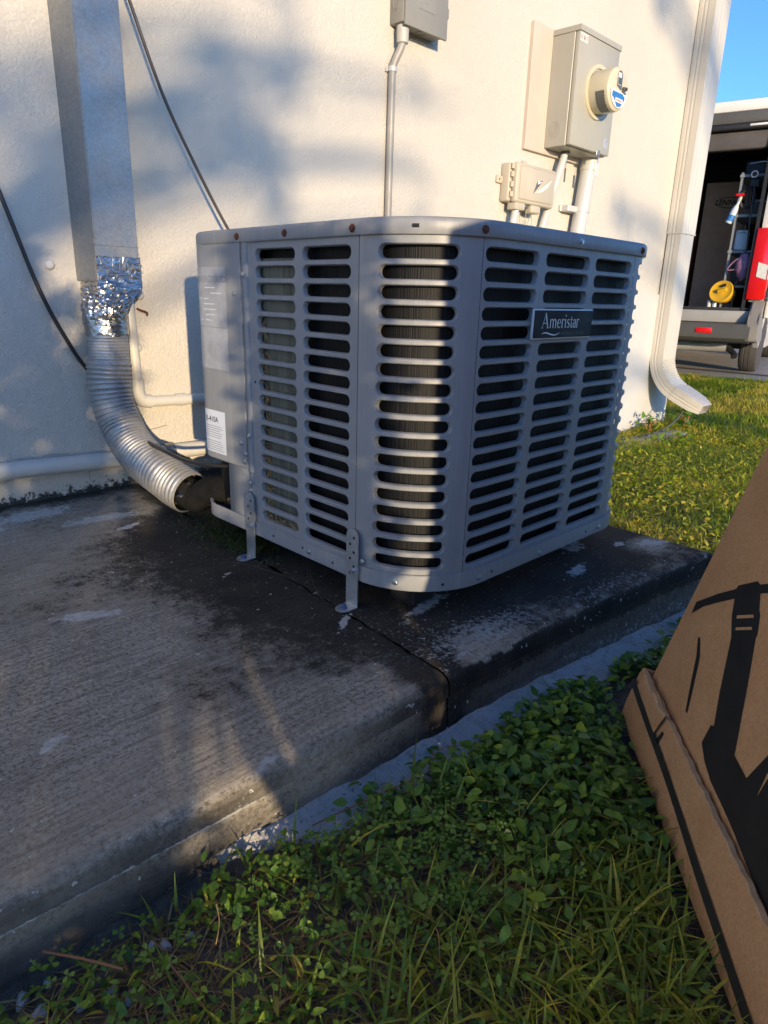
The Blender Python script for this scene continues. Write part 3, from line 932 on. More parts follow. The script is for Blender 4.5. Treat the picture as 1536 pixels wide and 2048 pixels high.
# lid
lid_kw = dict(y1=1.388, rc=[RC[0], RC[1], 0.12, 0.11])
lid = ring_solid([(0.0005, ZL - 0.001), (0.0055, ZL - 0.0015), (0.0065, ZL), (0.0065, ZL + 0.016), (0.0055, ZL + 0.0195), (0.0025, ZL + 0.0225), (-0.002, ZL + 0.0235), (-0.03, ZL + 0.026), (-0.10, ZL + 0.031)], 'lid', M['ac'], ac, cap_first=False, **lid_kw)
mb = MB()
fc = Vector(((X0 + X1) / 2, (Y0 + Y1) / 2, ZL + 0.034))
for r in (0.05, 0.085, 0.12, 0.155, 0.19, 0.215):
    mb.tube([fc + Vector((r * math.cos(a), r * math.sin(a), 0.008 * (1 - r / 0.22))) for a in np.linspace(0, 2 * math.pi, 33)], 0.002, 5, cap=False)
for k in range(8):
    a = k * math.pi / 4
    mb.tube([fc + Vector((0.04 * math.cos(a), 0.04 * math.sin(a), 0.004)), fc + Vector((0.225 * math.cos(a), 0.225 * math.sin(a), -0.004))], 0.0025, 5)
mb.build('fan_guard', M['screw'], lid)
mb = MB().lathe(fc - Vector((0, 0, 0.004)), (0, 0, 1), [(0, 0.222), (0.002, 0.222)], 40); mb.build('fan_opening', M['dark'], lid)
# condenser coil behind the louvres
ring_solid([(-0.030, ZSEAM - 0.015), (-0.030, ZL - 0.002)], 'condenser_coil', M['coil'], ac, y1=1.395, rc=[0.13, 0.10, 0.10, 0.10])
ep = MB().box((X0 + 0.014, 1.005, ZSEAM - 0.01), (X0 + 0.026, 1.118, ZL - 0.03), 0.001, 1).build('coil_end_plate', M['endplate'], ac)
mb = MB()
for k in range(150):
    z = random.uniform(0.085, 0.50) if random.random() < 0.8 else random.uniform(0.08, 0.16)
    y = 1.108 - abs(random.gauss(0, 0.007)) if random.random() < 0.75 else random.uniform(1.0, 1.11)
    if y < 1.09: z = random.uniform(0.082, 0.10)
    p = Vector((X0 + 0.010 + random.uniform(-0.003, 0.003), y, z))
    d = Vector((random.uniform(-0.2, 0.2), random.uniform(-1, 1), random.uniform(-1, 1))).normalized() * random.uniform(0.006, 0.014)
    mb.tube([p - d, p + Vector((0.001, 0, 0.002)), p + d], 0.0009, 4)
mb.build('straw_debris', M['debris'], ac)

# screws
def screw_mesh(r=0.0042, rust=False):
    mb = MB().lathe((0, 0, 0), (0, 0, 1), [(0, r * 1.45), (0.0008, r * 1.45), (0.0011, r), (0.0033, r * 0.95), (0.0038, r * 0.7)], 8)
    bmesh.ops.recalc_face_normals(mb.bm, faces=mb.bm.faces)
    me = bpy.data.meshes.new('screw'); mb.bm.to_mesh(me); mb.bm.free()
    me.materials.append(M['rust'] if rust else M['screw'])
    return me
SC, SCR = screw_mesh(), screw_mesh(0.0046, True)
def put_screw(u, z, d, me, parent, name='screw', direct=None):
    x, y = P(u, d); x2, y2 = P(u, d + 0.01)
    if direct: (x, y), (x2, y2) = direct
    n = Vector((x2 - x, y2 - y, 0)).normalized()
    o = bpy.data.objects.new(name, me); COL.objects.link(o)
    o.matrix_world = Matrix.Translation((x, y, z)) @ n.to_track_quat('Z', 'Y').to_matrix().to_4x4()
    mw = o.matrix_world.copy()
    attach(o, parent)
    return o
for u, rusty in ((YS - 1.160, 1), (YS - 1.012, 1), (YS - 0.838, 1), (ang(73), 1), (uf(1.13), 0), (uf(1.365), 1)):
    put_screw(u, ZL + 0.0085, 0.0066, SCR if rusty else SC, lid)
MB().tube([Pz(ang(33), ZL + 0.010, 0.0062), Pz(ang(36.5), ZL + 0.010, 0.0062)], 0.0028, 8).build('slot_mark', M['dark'], lid)
for u, z in ((YS - 1.147, 0.570), (YS - 1.146, 0.262), (YS - 1.1465, 0.163), (YS - 1.1455, 0.148), (YS - 0.955, 0.068), (ang(88), 0.066), (ang(6), 0.092), (uf(1.10), 0.064), (uf(1.335), 0.066), (ang(30), 0.068)):
    put_screw(u, z, 0.004, SC, ac)
for s_, z in ((0.022, 0.535), (0.02, 0.243), (0.010, 0.205), (0.004, 0.222)):
    put_screw(0, z, 0, SC, cover, direct=(CP(s_, 0.0), CP(s_, 0.01)))
# small dark holes
for u, z in ((uf(1.195), 0.215), (uf(1.105), 0.225), (uf(1.315), 0.438), (ang(60), 0.066), (uf(0.945), 0.067), (uf(1.28), 0.067), (YS - 1.07, 0.068), (YS - 0.885, 0.066), (YS - 1.1235, 0.372), (YS - 0.975, 0.070)):
    a = Vector(Pz(u, z, 0.0)); b_ = Vector(Pz(u, z, 0.0046 if z < ZSEAM else 0.0006))
    MB().tube([a, b_], 0.0026, 8).build('hole', M['dark'], ac)

# hold-down straps
def strap(parent, y, ztop, x=X0 - 0.0075, sx=-1, foot=0.036, w=0.030, wy=None):
    out = []
    h = w / 2
    mb = MB()
    t = 0.0022
    prof = [(0, ztop), (0, 0.006), (sx * 0.002, 0.0035), (sx * foot, 0.0035)]
    # outer strip: extruded L with rounded ends
    ys_top = [-h, h]
    vv = []
    ring = []
    for k in range(9):
        a = math.pi * k / 8
        ring.append((x, y + h * math.cos(a), ztop - h + h * math.sin(a)))
    out1 = ring + [(x, y - h, 0.006), (x + sx * 0.003, y - h, 0.0035)]
    fr = []
    for k in range(9):
        a = -math.pi / 2 + math.pi * k / 8
        fr.append((x + sx * (foot - h + h * math.cos(a)), y + h * math.sin(a), 0.0035))
    mb.prism(ring + [(x, y - h, 0.0036), (x, y + h, 0.0036)], (sx * t, 0, 0))
    mb.prism([(x, y - h + 0.0005, 0.0036)] + fr + [(x, y + h - 0.0005, 0.0036)], (0, 0, -t))
    o = mb.build('hold_down_strap', M['strap'], parent)
    k = 0
    z = ztop - 0.016
    while z > 0.062:
        yy = y + (0.005 if k % 2 else -0.005)
        MB().tube([(x + sx * 0.001, yy, z), (x + sx * 0.0026, yy, z)], 0.0028, 8).build('hole', M['dark'], o)
        z -= 0.0135; k += 1
    MB().lathe((x + sx * (foot * 0.55), y, 0.0035), (0, 0, 1), [(0, 0.0068), (0.0012, 0.0068), (0.0014, 0.0048), (0.006, 0.0046), (0.007, 0.003)], 6).build('bolt', M['boltblue'] if sx < 0 else M['screw'], o)
    MB().lathe((x + sx * 0.001, y - 0.003, 0.072), (sx, 0, 0), [(0, 0.0065), (0.002, 0.0065), (0.0022, 0.0045), (0.006, 0.0042)], 6).build('bolt', M['screw'], o)
    return o
strap(ac, 0.826, 0.150)
strap(ac, 1.146, 0.143)
strap(ac, 0.838, 0.150, x=X1 + 0.0075, sx=1)
strap(ac, 1.20, 0.150, x=X1 + 0.0075, sx=1)
# rubber feet under the pan
for fx, fy in ((0.86, 0.78), (1.37, 0.78), (1.37, 1.27), (0.86, 1.27)):
    MB().box((fx - 0.03, fy - 0.03, -0.001), (fx + 0.03, fy + 0.03, ZB + 0.004), 0.004, 1).build('foot', M['black'], ac)

# badge
bd_y = Y0 - 0.0012
badge = MB().box((1.003, bd_y - 0.005, 0.4745), (1.200, bd_y, 0.5255), 0.0022, 2).build('badge', M['silver'], ac)
MB().box((1.0055, bd_y - 0.0058, 0.4770), (1.1975, bd_y - 0.004, 0.5230), 0.0008, 1).build('badge_plate', M['blackplate'], badge)
# hand-drawn serif lettering: strokes as (polyline, width); unit = x-height 1
def stroke(mb, pts, w, T, depth=0.0006):
    pts = [Vector(p) for p in pts]
    L, R_ = [], []
    ws = w if isinstance(w, (list, tuple)) else [w] * len(pts)
    for i, p in enumerate(pts):
        t = (pts[min(i + 1, len(pts) - 1)] - pts[max(i - 1, 0)]).normalized()
        n = Vector((-t.y, t.x))
        L.append(p + n * ws[i] / 2); R_.append(p - n * ws[i] / 2)
    for i in range(len(pts) - 1):
        q = [T(L[i]), T(L[i + 1]), T(R_[i + 1]), T(R_[i])]
        mb.poly(q, [(0, 1, 2, 3)])
def carc(cx, cy, rx, ry, a0, a1, n=10):
    return [(cx + rx * math.cos(rad(a0 + (a1 - a0) * k / n)), cy + ry * math.sin(rad(a0 + (a1 - a0) * k / n))) for k in range(n + 1)]
TK, TN = 0.17, 0.075
GL = {
    'A': ([([(0.0, 0), (0.62, 1.62)], TN), ([(0.58, 1.66), (1.18, 0)], 0.2), ([(0.22, 0.55), (0.95, 0.55)], TN), ([(-0.15, 0.03), (0.22, 0.03)], 0.06), ([(0.92, 0.03), (1.42, 0.03)], 0.06)], 1.46),
    'm': ([([(0.12, 0), (0.12, 0.98)], TK), ([(0.0, 0.95), (0.15, 0.95)], 0.07), (carc(0.42, 0.62, 0.26, 0.34, 170, 0), [.05, .06, .07, .09, .11, .13, .15, .16, .17, .17, .17]), ([(0.68, 0.64), (0.68, 0)], TK), (carc(0.97, 0.62, 0.26, 0.34, 170, 0), [.05, .06, .07, .09, .11, .13, .15, .16, .17, .17, .17]), ([(1.23, 0.64), (1.23, 0)], TK), ([(0, 0.03), (0.28, 0.03)], 0.06), ([(0.55, 0.03), (0.83, 0.03)], 0.06), ([(1.1, 0.03), (1.4, 0.03)], 0.06)], 1.46),
    'e': ([(carc(0.42, 0.49, 0.34, 0.46, 5, 320, 16), [.08, .1, .09, .08, .08, .1, .13, .16, .18, .18, .17, .15, .13, .11, .09, .07, .06]), ([(0.10, 0.55), (0.74, 0.55)], 0.07)], 0.86),
    'r': ([([(0.14, 0), (0.14, 0.98)], TK), ([(0.0, 0.95), (0.16, 0.95)], 0.07), (carc(0.40, 0.66, 0.24, 0.28, 170, 40), 0.11), ([(0, 0.03), (0.36, 0.03)], 0.06)], 0.68),
    'i': ([([(0.14, 0), (0.14, 0.98)], TK), ([(0.0, 0.95), (0.16, 0.95)], 0.07), ([(0.14, 1.28), (0.14, 1.46)], 0.19), ([(0, 0.03), (0.29, 0.03)], 0.06)], 0.40),
    's': ([([(0.56, 0.78), (0.50, 0.90), (0.34, 0.95), (0.18, 0.88), (0.14, 0.74), (0.22, 0.60), (0.42, 0.48), (0.58, 0.36), (0.60, 0.20), (0.48, 0.07), (0.30, 0.03), (0.14, 0.09), (0.07, 0.24)], [.06, .08, .09, .11, .14, .17, .19, .17, .14, .11, .09, .08, .06])], 0.72),
    't': ([([(0.22, 1.30), (0.22, 0.22), (0.28, 0.07), (0.40, 0.04), (0.54, 0.10)], [.05, .17, .16, .12, .06]), ([(0.02, 0.94), (0.50, 0.94)], 0.08)], 0.56),
    'a': ([([(0.12, 0.74), (0.20, 0.88), (0.36, 0.95), (0.50, 0.88), (0.55, 0.72), (0.55, 0.18), (0.62, 0.05), (0.74, 0.08)], [.14, .1, .08, .12, .16, .17, .12, .06]), (carc(0.34, 0.29, 0.26, 0.26, 75, 330, 12), [.07, .09, .12, .15, .17, .17, .15, .13, .11, .09, .08, .07, .06])], 0.76),
}
mb = MB(); cur = 0.0; k = 0.0152
T_ = lambda p: (1.030 + p.x * k, bd_y - 0.0061, 0.4935 + p.y * k)
for ch in 'Ameristar':
    strokes, adv = GL[ch]
    for pts, w in strokes:
        stroke(mb, [(px_ + cur, py_) for px_, py_ in pts], w, T_)
    cur += adv * 1.06
kk = 1
mb.build('badge_lettering', M['silver'], badge, smooth=None)
mb = MB()
stroke(mb, [(0.0, -0.62), (0.5, -0.5), (1.1, -0.52), (1.8, -0.68), (2.6, -0.78), (3.3, -0.70), (3.9, -0.52)], [.03, .12, .15, .16, .14, .09, .02], T_)
mb.build('badge_swoosh', M['silver'], badge, smooth=None)
vs, fs = text_mesh('HEATING & COOLING', 0.0078)
MB().poly([(1.092 + a, bd_y - 0.0061, 0.4815 + b_) for a, b_, c in vs], fs).build('badge_small_print', M['dimprint'], badge, smooth=None)
vs, fs = text_mesh('TM', 0.005)
MB().poly([(1.174 + a, bd_y - 0.0061, 0.505 + b_) for a, b_, c in vs], fs).build('badge_small_print', M['dimprint'], badge, smooth=None)

# stickers and a painted lit patch on the control cover (follow its curve)
def sticker(name, s0, s1, z0, z1, mat, d=0.0006):
    sl = np.linspace(s0, s1, 14)
    v = [(*CP(s_, d), z) for s_ in sl for z in (z0, z1)]
    return np_mesh(name, v, grid_faces(14, 2), mat, cover, smooth=40)
def sticker_text(parent, body, s_left, z, size, mat, d=0.0011, bold=0.0):
    vs, fs = text_mesh(body, size, bold)
    # text runs from the wall side (left in view) towards the viewer: s decreases
    MB().poly([(*CP(s_left - a, d), z + b_) for a, b_, c in vs], fs).build('lettering', mat, parent, smooth=None)
SE = 0.168
st1 = sticker('energy_label_lit_patch', 0.053, SE, 0.470, 0.585, M['labelfaded'])
lit_patch = sticker('energy_label_lit_patch', 0.053, SE, 0.385, 0.4685, M['labelfaded'])  # paler patch painted in for sunlight on the cover
sticker_text(st1, 'ENERGYGUIDE', SE - 0.006, 0.556, 0.0178, M['labelink2'], bold=0.0003)
for i in range(7):
    z = 0.545 - i * 0.0105
    s0 = SE - 0.01 - random.uniform(0, 0.05)
    MB().poly([(*CP(s0 - t * random.uniform(0.03, 0.05), 0.0011), z + q) for t in (0, 1) for q in (0, 0.0016)], [(0, 1, 3, 2)]).build('print_line', M['label'], st1, smooth=None)
for i in range(4):  # faint lines laid over the painted lit patch
    z = 0.452 - i * 0.014
    MB().poly([(*CP(s_, 0.0011), z + q) for s_ in np.linspace(SE - 0.008, 0.085, 8) for q in (0, 0.0015)], [(2 * a, 2 * a + 1, 2 * a + 3, 2 * a + 2) for a in range(7)]).build('print_line', M['labelfaded'], lit_patch, smooth=None)
st3 = sticker('refrigerant_label', 0.078, SE, 0.205, 0.297, M['label'])
sticker_text(st3, 'R-410A', SE - 0.012, 0.272, 0.0165, M['labelink'], bold=0.0003)
for i in range(11):
    z = 0.262 - i * 0.0048 - (0.004 if i > 5 else 0)
    e = random.uniform(0.085, 0.10)
    MB().poly([(*CP(s_, 0.0011), z + q) for s_ in np.linspace(SE - 0.012, e, 8) for q in (0, 0.0013)], [(2 * a, 2 * a + 1, 2 * a + 3, 2 * a + 2) for a in range(7)]).build('print_line', M['labelink2'], st3, smooth=None)

# ------------------------------------------------------------------ lines and pipes on the left
def smooth_path(pts, n=8):
    pts = [Vector(p) for p in pts]
    out = []
    for i in range(len(pts) - 1):
        p0 = pts[max(i - 1, 0)]; p1 = pts[i]; p2 = pts[i + 1]; p3 = pts[min(i + 2, len(pts) - 1)]
        for k in range(n):
            t = k / n
            out.append(0.5 * ((2 * p1) + (-p0 + p2) * t + (2 * p0 - 5 * p1 + 4 * p2 - p3) * t * t + (-p0 + 3 * p1 - 3 * p2 + p3) * t ** 3))
    out.append(pts[-1])
    return out

duct = thing('sheet_metal_duct', 'tall galvanised sheet metal line cover running up the stucco wall', 'duct', (0.79, 1.8, 0.43))
dm = MB()
dxl, dxr, dyf = 0.738, 0.848, 1.768
dm.prism([(dxl, dyf, 0.555), (dxr, dyf, 0.555), (dxr + 0.004, WALL + 0.002, 0.555), (dxl - 0.022, WALL + 0.002, 0.555)], (0, 0, 2.8))
bmesh.ops.bevel(dm.bm, geom=list(dm.bm.edges), offset=0.0022, segments=2, affect='EDGES')
dm.build('duct_cover', M['galv'], duct)
MB().box((dxl - 0.0022, dyf - 0.0022, 1.0 - 0.36), (dxr + 0.002, dyf + 0.04, 1.0 - 0.359)).build('lap_seam', M['galv'], duct)
# crumpled foil transition from the square duct to the round hose
rows, cols = 60, 72
v = []
for i in range(rows):
    t = i / (rows - 1)
    z = 0.615 - t * 0.190
    q = float(sstep(0.28, 0.72, t))
    for k in range(cols):
        a = 2 * math.pi * k / cols
        ca, sa = math.cos(a), math.sin(a)
        m_ = max(abs(ca), abs(sa))
        bx, by = 0.793 + 0.0572 * ca / m_, 1.809 + 0.0435 * sa / m_
        hx, hy = 0.751 + 0.0545 * ca, 1.780 + 0.0545 * sa
        # bulge at the shoulder
        w = 1 + 0.05 * math.exp(-((t - 0.38) / 0.10) ** 2)
        x = (bx * (1 - q) + hx * q); y = (by * (1 - q) + hy * q)
        cxm = 0.793 * (1 - q) + 0.751 * q; cym = 1.809 * (1 - q) + 1.780 * q
        amp = 0.0008 + 0.0085 * math.exp(-((t - 0.55) / 0.22) ** 2)
        n_ = (fbm(np.array([a * 3.2 + 5]), np.array([t * 11]), 51, 4, 0.65)[0] - 0.5) * 2
        n_ += 0.6 * (abs(fbm(np.array([a * 6]), np.array([t * 22 + 8]), 53, 3)[0] - 0.5) * 4 - 0.6)
        w += n_ * amp / 0.055
        v.append((cxm + (x - cxm) * w - (0.020 * (1 - q) * max(0, sa) * max(0, -ca)), min(cym + (y - cym) * w, WALL + 0.001), z + 0.003 * n_ + (0.004 * math.sin(a * 5) if i == rows - 1 else 0)))
f = [(i * cols + k, i * cols + (k + 1) % cols, (i + 1) * cols + (k + 1) % cols, (i + 1) * cols + k) for i in range(rows - 1) for k in range(cols)]
fo = np_mesh('foil_wrap', v, f, M['foil'], duct, smooth=14)
vs, fs = text_mesh('181A-P', 0.022)
MB().poly([(0.788 + a, dyf - 0.0155 + 0.012, 0.585 + b_) for a, b_, c in vs], fs).build('lettering', M['galv'], fo, smooth=None)

hose = thing('flexible_metal_hose', 'ribbed silver flexible hose curving from the wall duct to the unit', 'hose', (0.786, 1.465, 0.0))
hp = smooth_path([(0.751, 1.780, 0.470), (0.750, 1.779, 0.433), (0.748, 1.778, 0.361), (0.743, 1.774, 0.304), (0.743, 1.762, 0.246), (0.750, 1.740, 0.197), (0.754, 1.702, 0.155), (0.758, 1.660, 0.128), (0.763, 1.610, 0.107), (0.769, 1.565, 0.093), (0.777, 1.520, 0.077), (0.787, 1.470, 0.0635)], 40)
L = [0]
for a, b_ in zip(hp[:-1], hp[1:]): L.append(L[-1] + (b_ - a).length)
tot = L[-1]
rb, ptsr = [], []
s_ = 0.0; pitch = 0.0125
for d in np.arange(0, tot, pitch / 6):
    i = min(range(len(L)), key=lambda q: abs(L[q] - d)) if False else int(np.searchsorted(L, d))
    i = min(max(i, 1), len(L) - 1)
    t = (d - L[i - 1]) / max(1e-9, L[i] - L[i - 1])
    ptsr.append(hp[i - 1].lerp(hp[i], t))
    tight = 1.0 if d > 0.11 else 0.6
    ph = d / (pitch if d > 0.11 else pitch * 0.62)
    nz = float(fbm(np.array([d * 22]), np.array([0.5]), 131, 3)[0]) - 0.5
    w = abs(math.sin(math.pi * (ph + 0.45 * nz))) ** 0.7
    rb.append(0.0500 + 0.0046 * w * tight * (1 + 0.5 * nz) + 0.0012 * nz)
mb = MB(); mb.tube(ptsr, rb, 36, cap=False); mb.build('hose_wall', M['hose'], hose, smooth=80)
end = ptsr[-1]; tdir = (ptsr[-1] - ptsr[-8]).normalized()
mb = MB(); mb.tube([end - tdir * 0.03, end + tdir * 0.001], [0.0475, 0.0485], 36, cap=False); mb.build('hose_lining', M['insulation'], hose)
mb = MB(); mb.lathe(end - tdir * 0.002, tdir, [(0, 0.0515), (0.002, 0.0535), (0.005, 0.0530), (0.006, 0.0495), (0.002, 0.0485)], 36); 
bmesh.ops.delete(mb.bm, geom=[f_ for f_ in mb.bm.faces if len(f_.verts) > 4], context='FACES')
mb.build('hose_rim', M['hose'], hose)

line = thing('insulated_refrigerant_line', 'black insulated pipe joining the hose end to the unit', 'pipe', (0.79, 1.35, 0.08))
lp = smooth_path([end - tdir * 0.10, end - tdir * 0.02, end + tdir * 0.03, (0.797, 1.39, 0.084), (0.800, 1.345, 0.098), (0.805, 1.31, 0.102)], 10)
nl = len(lp)
rr = [0.041 * (1 - 0.32 * (i / nl)) * (1 + 0.08 * (fbm(np.array([i * 0.4]), np.array([0.3]), 61, 3)[0] - 0.5)) for i in range(nl)]
mb = MB(); mb.tube(lp, rr, 20); mb.build('insulation', M['insulation'], line)
MB().tube([(0.805, 1.335, 0.102), (0.81, 1.27, 0.108), (0.86, 1.25, 0.11)], [0.016, 0.015, 0.015], 12).build('suction_pipe', M['insulation'], line)
MB().lathe((0.795, 1.292, 0.085), (0.25, -1, 0.1), [(0, 0.012), (0.012, 0.012), (0.014, 0.009), (0.03, 0.009), (0.032, 0.013), (0.045, 0.013)], 6).build('service_valve', M['brass'], line)
MB().tube(smooth_path([end + tdir * 0.01 - Vector((0, 0, 0.04)), (0.790, 1.405, 0.050), (0.797, 1.35, 0.056), (0.815, 1.27, 0.062)], 6), 0.0048, 8).build('copper_line', M['copper'], line)
mb = MB()
for k in range(5):
    a = end - tdir * 0.004 + Vector((-0.02 - 0.006 * k, 0.0, 0.034 - 0.006 * k))
    b2 = a + tdir * random.uniform(0.02, 0.04) + Vector((random.uniform(-0.012, 0.012), 0, random.uniform(-0.012, 0.006)))
    mb.poly([a, a + Vector((0.014, 0, 0.004)), b2 + Vector((0.007, 0, 0.003)), b2], [(0, 1, 2, 3)])
mb.build('torn_foil', M['foil'], line, smooth=None)

# pvc pipes on the wall
dp = thing('drain_pipe', 'long cream pvc drain pipe low along the wall beside the slab', 'pipe', (0.5, 1.82, 0.08))
MB().tube([(-1.5, 1.822, 0.128), (0.466, 1.822, 0.098), (0.762, 1.822, 0.086), (1.30, 1.822, 0.080)], 0.0225, 20).build('pipe', M['pvc'], dp)
MB().tube([(0.905, 1.822, 0.0855), (0.932, 1.822, 0.0850)], 0.026, 20).build('coupling', M['galv'], dp)
MB().tube(smooth_path([(0.86, 1.80, 0.086), (0.845, 1.775, 0.075), (0.85, 1.70, 0.045), (0.87, 1.62, 0.02)], 6), 0.0165, 16).build('branch', M['pvc'], dp)
MB().tube([(0.85, 1.722, 0.052), (0.858, 1.69, 0.040)], 0.0205, 16).build('coupling', M['pvc'], dp)
MB().tube([(0.84, 1.822, 0.0855), (0.885, 1.822, 0.0850)], 0.0265, 20).build('tee', M['pvc'], dp)
up = thing('elbow_pipe', 'pale pvc pipe with an elbow running behind the unit at mid height', 'pipe', (0.84, 1.82, 0.24))
MB().tube([(0.872, 1.826, 0.236), (1.5, 1.826, 0.222)], 0.0155, 18).build('pipe', M['pvc'], up)
MB().tube(smooth_path([(0.842, 1.826, 0.30), (0.842, 1.826, 0.262), (0.852, 1.826, 0.243), (0.878, 1.826, 0.236)], 8), 0.019, 18).build('elbow', M['pvc'], up)
MB().tube([(0.832, 1.826, 0.62), (0.842, 1.826, 0.285)], 0.0150, 18).build('riser', M['pvc'], up)
MB().tube([(0.955, 1.826, 0.2345), (0.985, 1.826, 0.2338)], 0.018, 18).build('coupling', M['pvc'], up)
for i, (x, z, lab) in enumerate([(0.653, 0.591, 'painted round plug on the wall left of the metal duct'), (0.880, 0.523, 'painted round plug on the wall beside the foil wrap'), (0.862, 0.384, 'painted round plug on the wall right of the ribbed hose')]):
    o = MB().lathe((x, WALL + 0.001, z), (0, -1, 0), [(0, 0.0125), (0.004, 0.0125), (0.008, 0.0105), (0.0105, 0.006), (0.011, 0.0)], 16).build('wall_plug', M['basepaint'])
    tag(o, lab, 'plug', 'wall plugs')
o = MB().tube(smooth_path([(0.868, 1.845, 0.488), (0.874, 1.838, 0.484), (0.889, 1.832, 0.478), (0.889, 1.832, 0.470)], 5), 0.003, 6).build('wall_hook', M['rust'])
tag(o, 'small bent hook on the wall right of the foil wrap', 'hook')

c1 = MB().tube(smooth_path([(0.38, 1.84, 1.36), (0.47, 1.838, 1.02), (0.556, 1.832, 0.741), (0.617, 1.832, 0.53), (0.674, 1.832, 0.398), (0.716, 1.832, 0.327), (0.76, 1.80, 0.25), (0.778, 1.72, 0.185), (0.765, 1.62, 0.166), (0.760, 1.53, 0.162), (0.757, 1.42, 0.158), (0.764, 1.32, 0.166), (0.80, 1.25, 0.172)], 10), 0.0052, 8).build('black_cable', M['cable'])
tag(c1, 'thick black cable slanting down the wall behind the ribbed hose', 'cable')
c2 = MB().tube(smooth_path([(0.72, 1.825, 1.66), (0.82, 1.80, 1.38), (0.885, 1.79, 1.195), (0.955, 1.788, 1.010), (1.035, 1.785, 0.858), (1.128, 1.78, 0.703), (1.23, 1.76, 0.55), (1.30, 1.60, 0.40), (1.30, 1.42, 0.35)], 10), 0.0042, 8).build('thin_cable', M['cablebrown'])
tag(c2, 'dark cable slanting down the sunlit wall to the back of the unit', 'cable')
for pts, lab in (([(0.80, 1.835, 0.150), (0.86, 1.838, 0.152), (0.93, 1.842, 0.160)], 'short black wire on the wall above the drain pipe'), ([(0.575, 1.838, 0.118), (0.60, 1.832, 0.121), (0.64, 1.832, 0.116)], 'thin wire lying along the drain pipe'),
                 ([(0.69, 1.838, 0.062), (0.692, 1.835, 0.03), (0.71, 1.80, 0.008), (0.725, 1.78, 0.004)], 'thin wire hanging from the drain pipe to the slab'),
                 ([(0.66, 1.16, 0.003), (0.70, 1.13, 0.006), (0.73, 1.05, 0.003), (0.74, 0.98, 0.004)], 'thin curled wire on the slab beside the left strap'),
                 ([(0.70, 0.94, 0.004), (0.745, 0.95, 0.012), (0.765, 0.98, 0.03), (0.77, 1.0, 0.045)], 'thin curled wire under the louvred panel'),
                 ([(0.757, 0.96, 0.03), (0.735, 0.91, 0.008), (0.72, 0.865, 0.004), (0.715, 0.835, 0.012)], 'thin curled wire beside the near strap')):
    tag(MB().tube(smooth_path(pts, 6), 0.0005, 5).build('loose_wire', M['cablebrown']), lab, 'wire')

# ------------------------------------------------------------------ disconnect box and conduit
disc = thing('disconnect_box', 'grey electrical disconnect box at the top of the thin conduit', 'electrical box', (1.9, WALL, 1.38))
MB().box((1.812, 1.789, 1.382), (2.022, WALL + 0.001, 1.66), 0.005, 2).build('box_body', M['greybox'], disc)
MB().box((1.815, 1.7785, 1.372), (2.020, 1.7895, 1.66), 0.004, 2).build('box_cover', M['greybox'], disc)
MB().box((2.018, 1.783, 1.438), (2.031, 1.81, 1.47), 0.003, 1).build('latch', M['greybox'], disc)
for r in (0.014, 0.018):
    MB().tube([(1.8115, 1.822 + r * 0.8 * math.cos(a), 1.440 + r * 1.25 * math.sin(a)) for a in np.linspace(0, 2 * math.pi, 25)], 0.0012, 5, cap=False).build('knockout', M['greybox'], disc)
mb = MB()
mb.tube([(1.93 + 0.018 * math.cos(a), 1.818 + 0.018 * math.sin(a), 1.3815) for a in np.linspace(0, 2 * math.pi, 25)], 0.002, 5, cap=False); mb.build('knockout', M['greybox'], disc)
MB().box((1.875, 1.7775, 1.43), (1.955, 1.779, 1.49), 0.001, 1).build('cover_panel', M['greybox'], disc)
MB().box((1.908, 1.7765, 1.452), (1.920, 1.778, 1.474), 0.001, 1).build('cover_mark', M['greybox'], disc)
con = thing('conduit', 'thin grey electrical conduit below the disconnect box', 'conduit', (1.805, WALL, 0.5))
MB().lathe((1.838, 1.813, 1.383), (0, 0, -1), [(0, 0.0165), (0.004, 0.0165), (0.005, 0.021), (0.052, 0.0195), (0.054, 0.0175), (0.055, 0.012)], 20).build('fitting', M['conduitlight'], con)
MB().tube(smooth_path([(1.838, 1.813, 1.34), (1.834, 1.815, 1.318), (1.822, 1.825, 1.285), (1.816, 1.831, 1.262), (1.814, 1.833, 1.22), (1.812, 1.834, 0.8), (1.810, 1.834, 0.30), (1.80, 1.80, 0.2), (1.70, 1.55, 0.18), (1.47, 1.45, 0.2)], 6), 0.0125, 14).build('tube', M['conduit'], con)
MB().tube([(1.8150, 1.832, 1.262), (1.8145, 1.833, 1.248)], 0.0150, 16).build('clamp_ring', M['pvcwhite'], con)
MB().box((1.795, 1.842, 1.248), (1.836, WALL + 0.001, 1.260)).build('clamp_ear', M['pvcwhite'], con)

# ------------------------------------------------------------------ meter
tag(MB().box((2.600, WALL - 0.018, 1.136), (3.04, WALL + 0.002, 1.592), 0.002, 1).build('meter_backboard', M['board']), 'painted wooden board fixed to the wall behind the meter box', 'board')
mbx = thing('meter_box', 'tall beige steel meter cabinet with a round meter socket', 'meter box', (2.9, WALL, 1.16))
ML, MR, MF, MZ0, MZ1 = 2.738, 3.072, 1.708, 1.158, 1.588
MBK = WALL - 0.0175
MB().box((ML, MF + 0.022, MZ0), (MR, MBK, MZ1 - 0.02), 0.002, 1).build('cabinet', M['meterbox'], mbx)
MB().box((ML + 0.002, MF, MZ0 + 0.002), (MR - 0.002, MF + 0.0205, MZ1 - 0.021), 0.004, 2).build('cover', M['meterbox'], mbx)
MB().prism([(ML - 0.003, MBK, MZ1), (ML - 0.003, MF - 0.004, MZ1 - 0.002), (ML - 0.003, MF - 0.004, MZ1 - 0.0215), (ML - 0.003, MBK, MZ1 - 0.0195)], (MR - ML + 0.006, 0, 0)).build('hood', M['meterbox'], mbx)
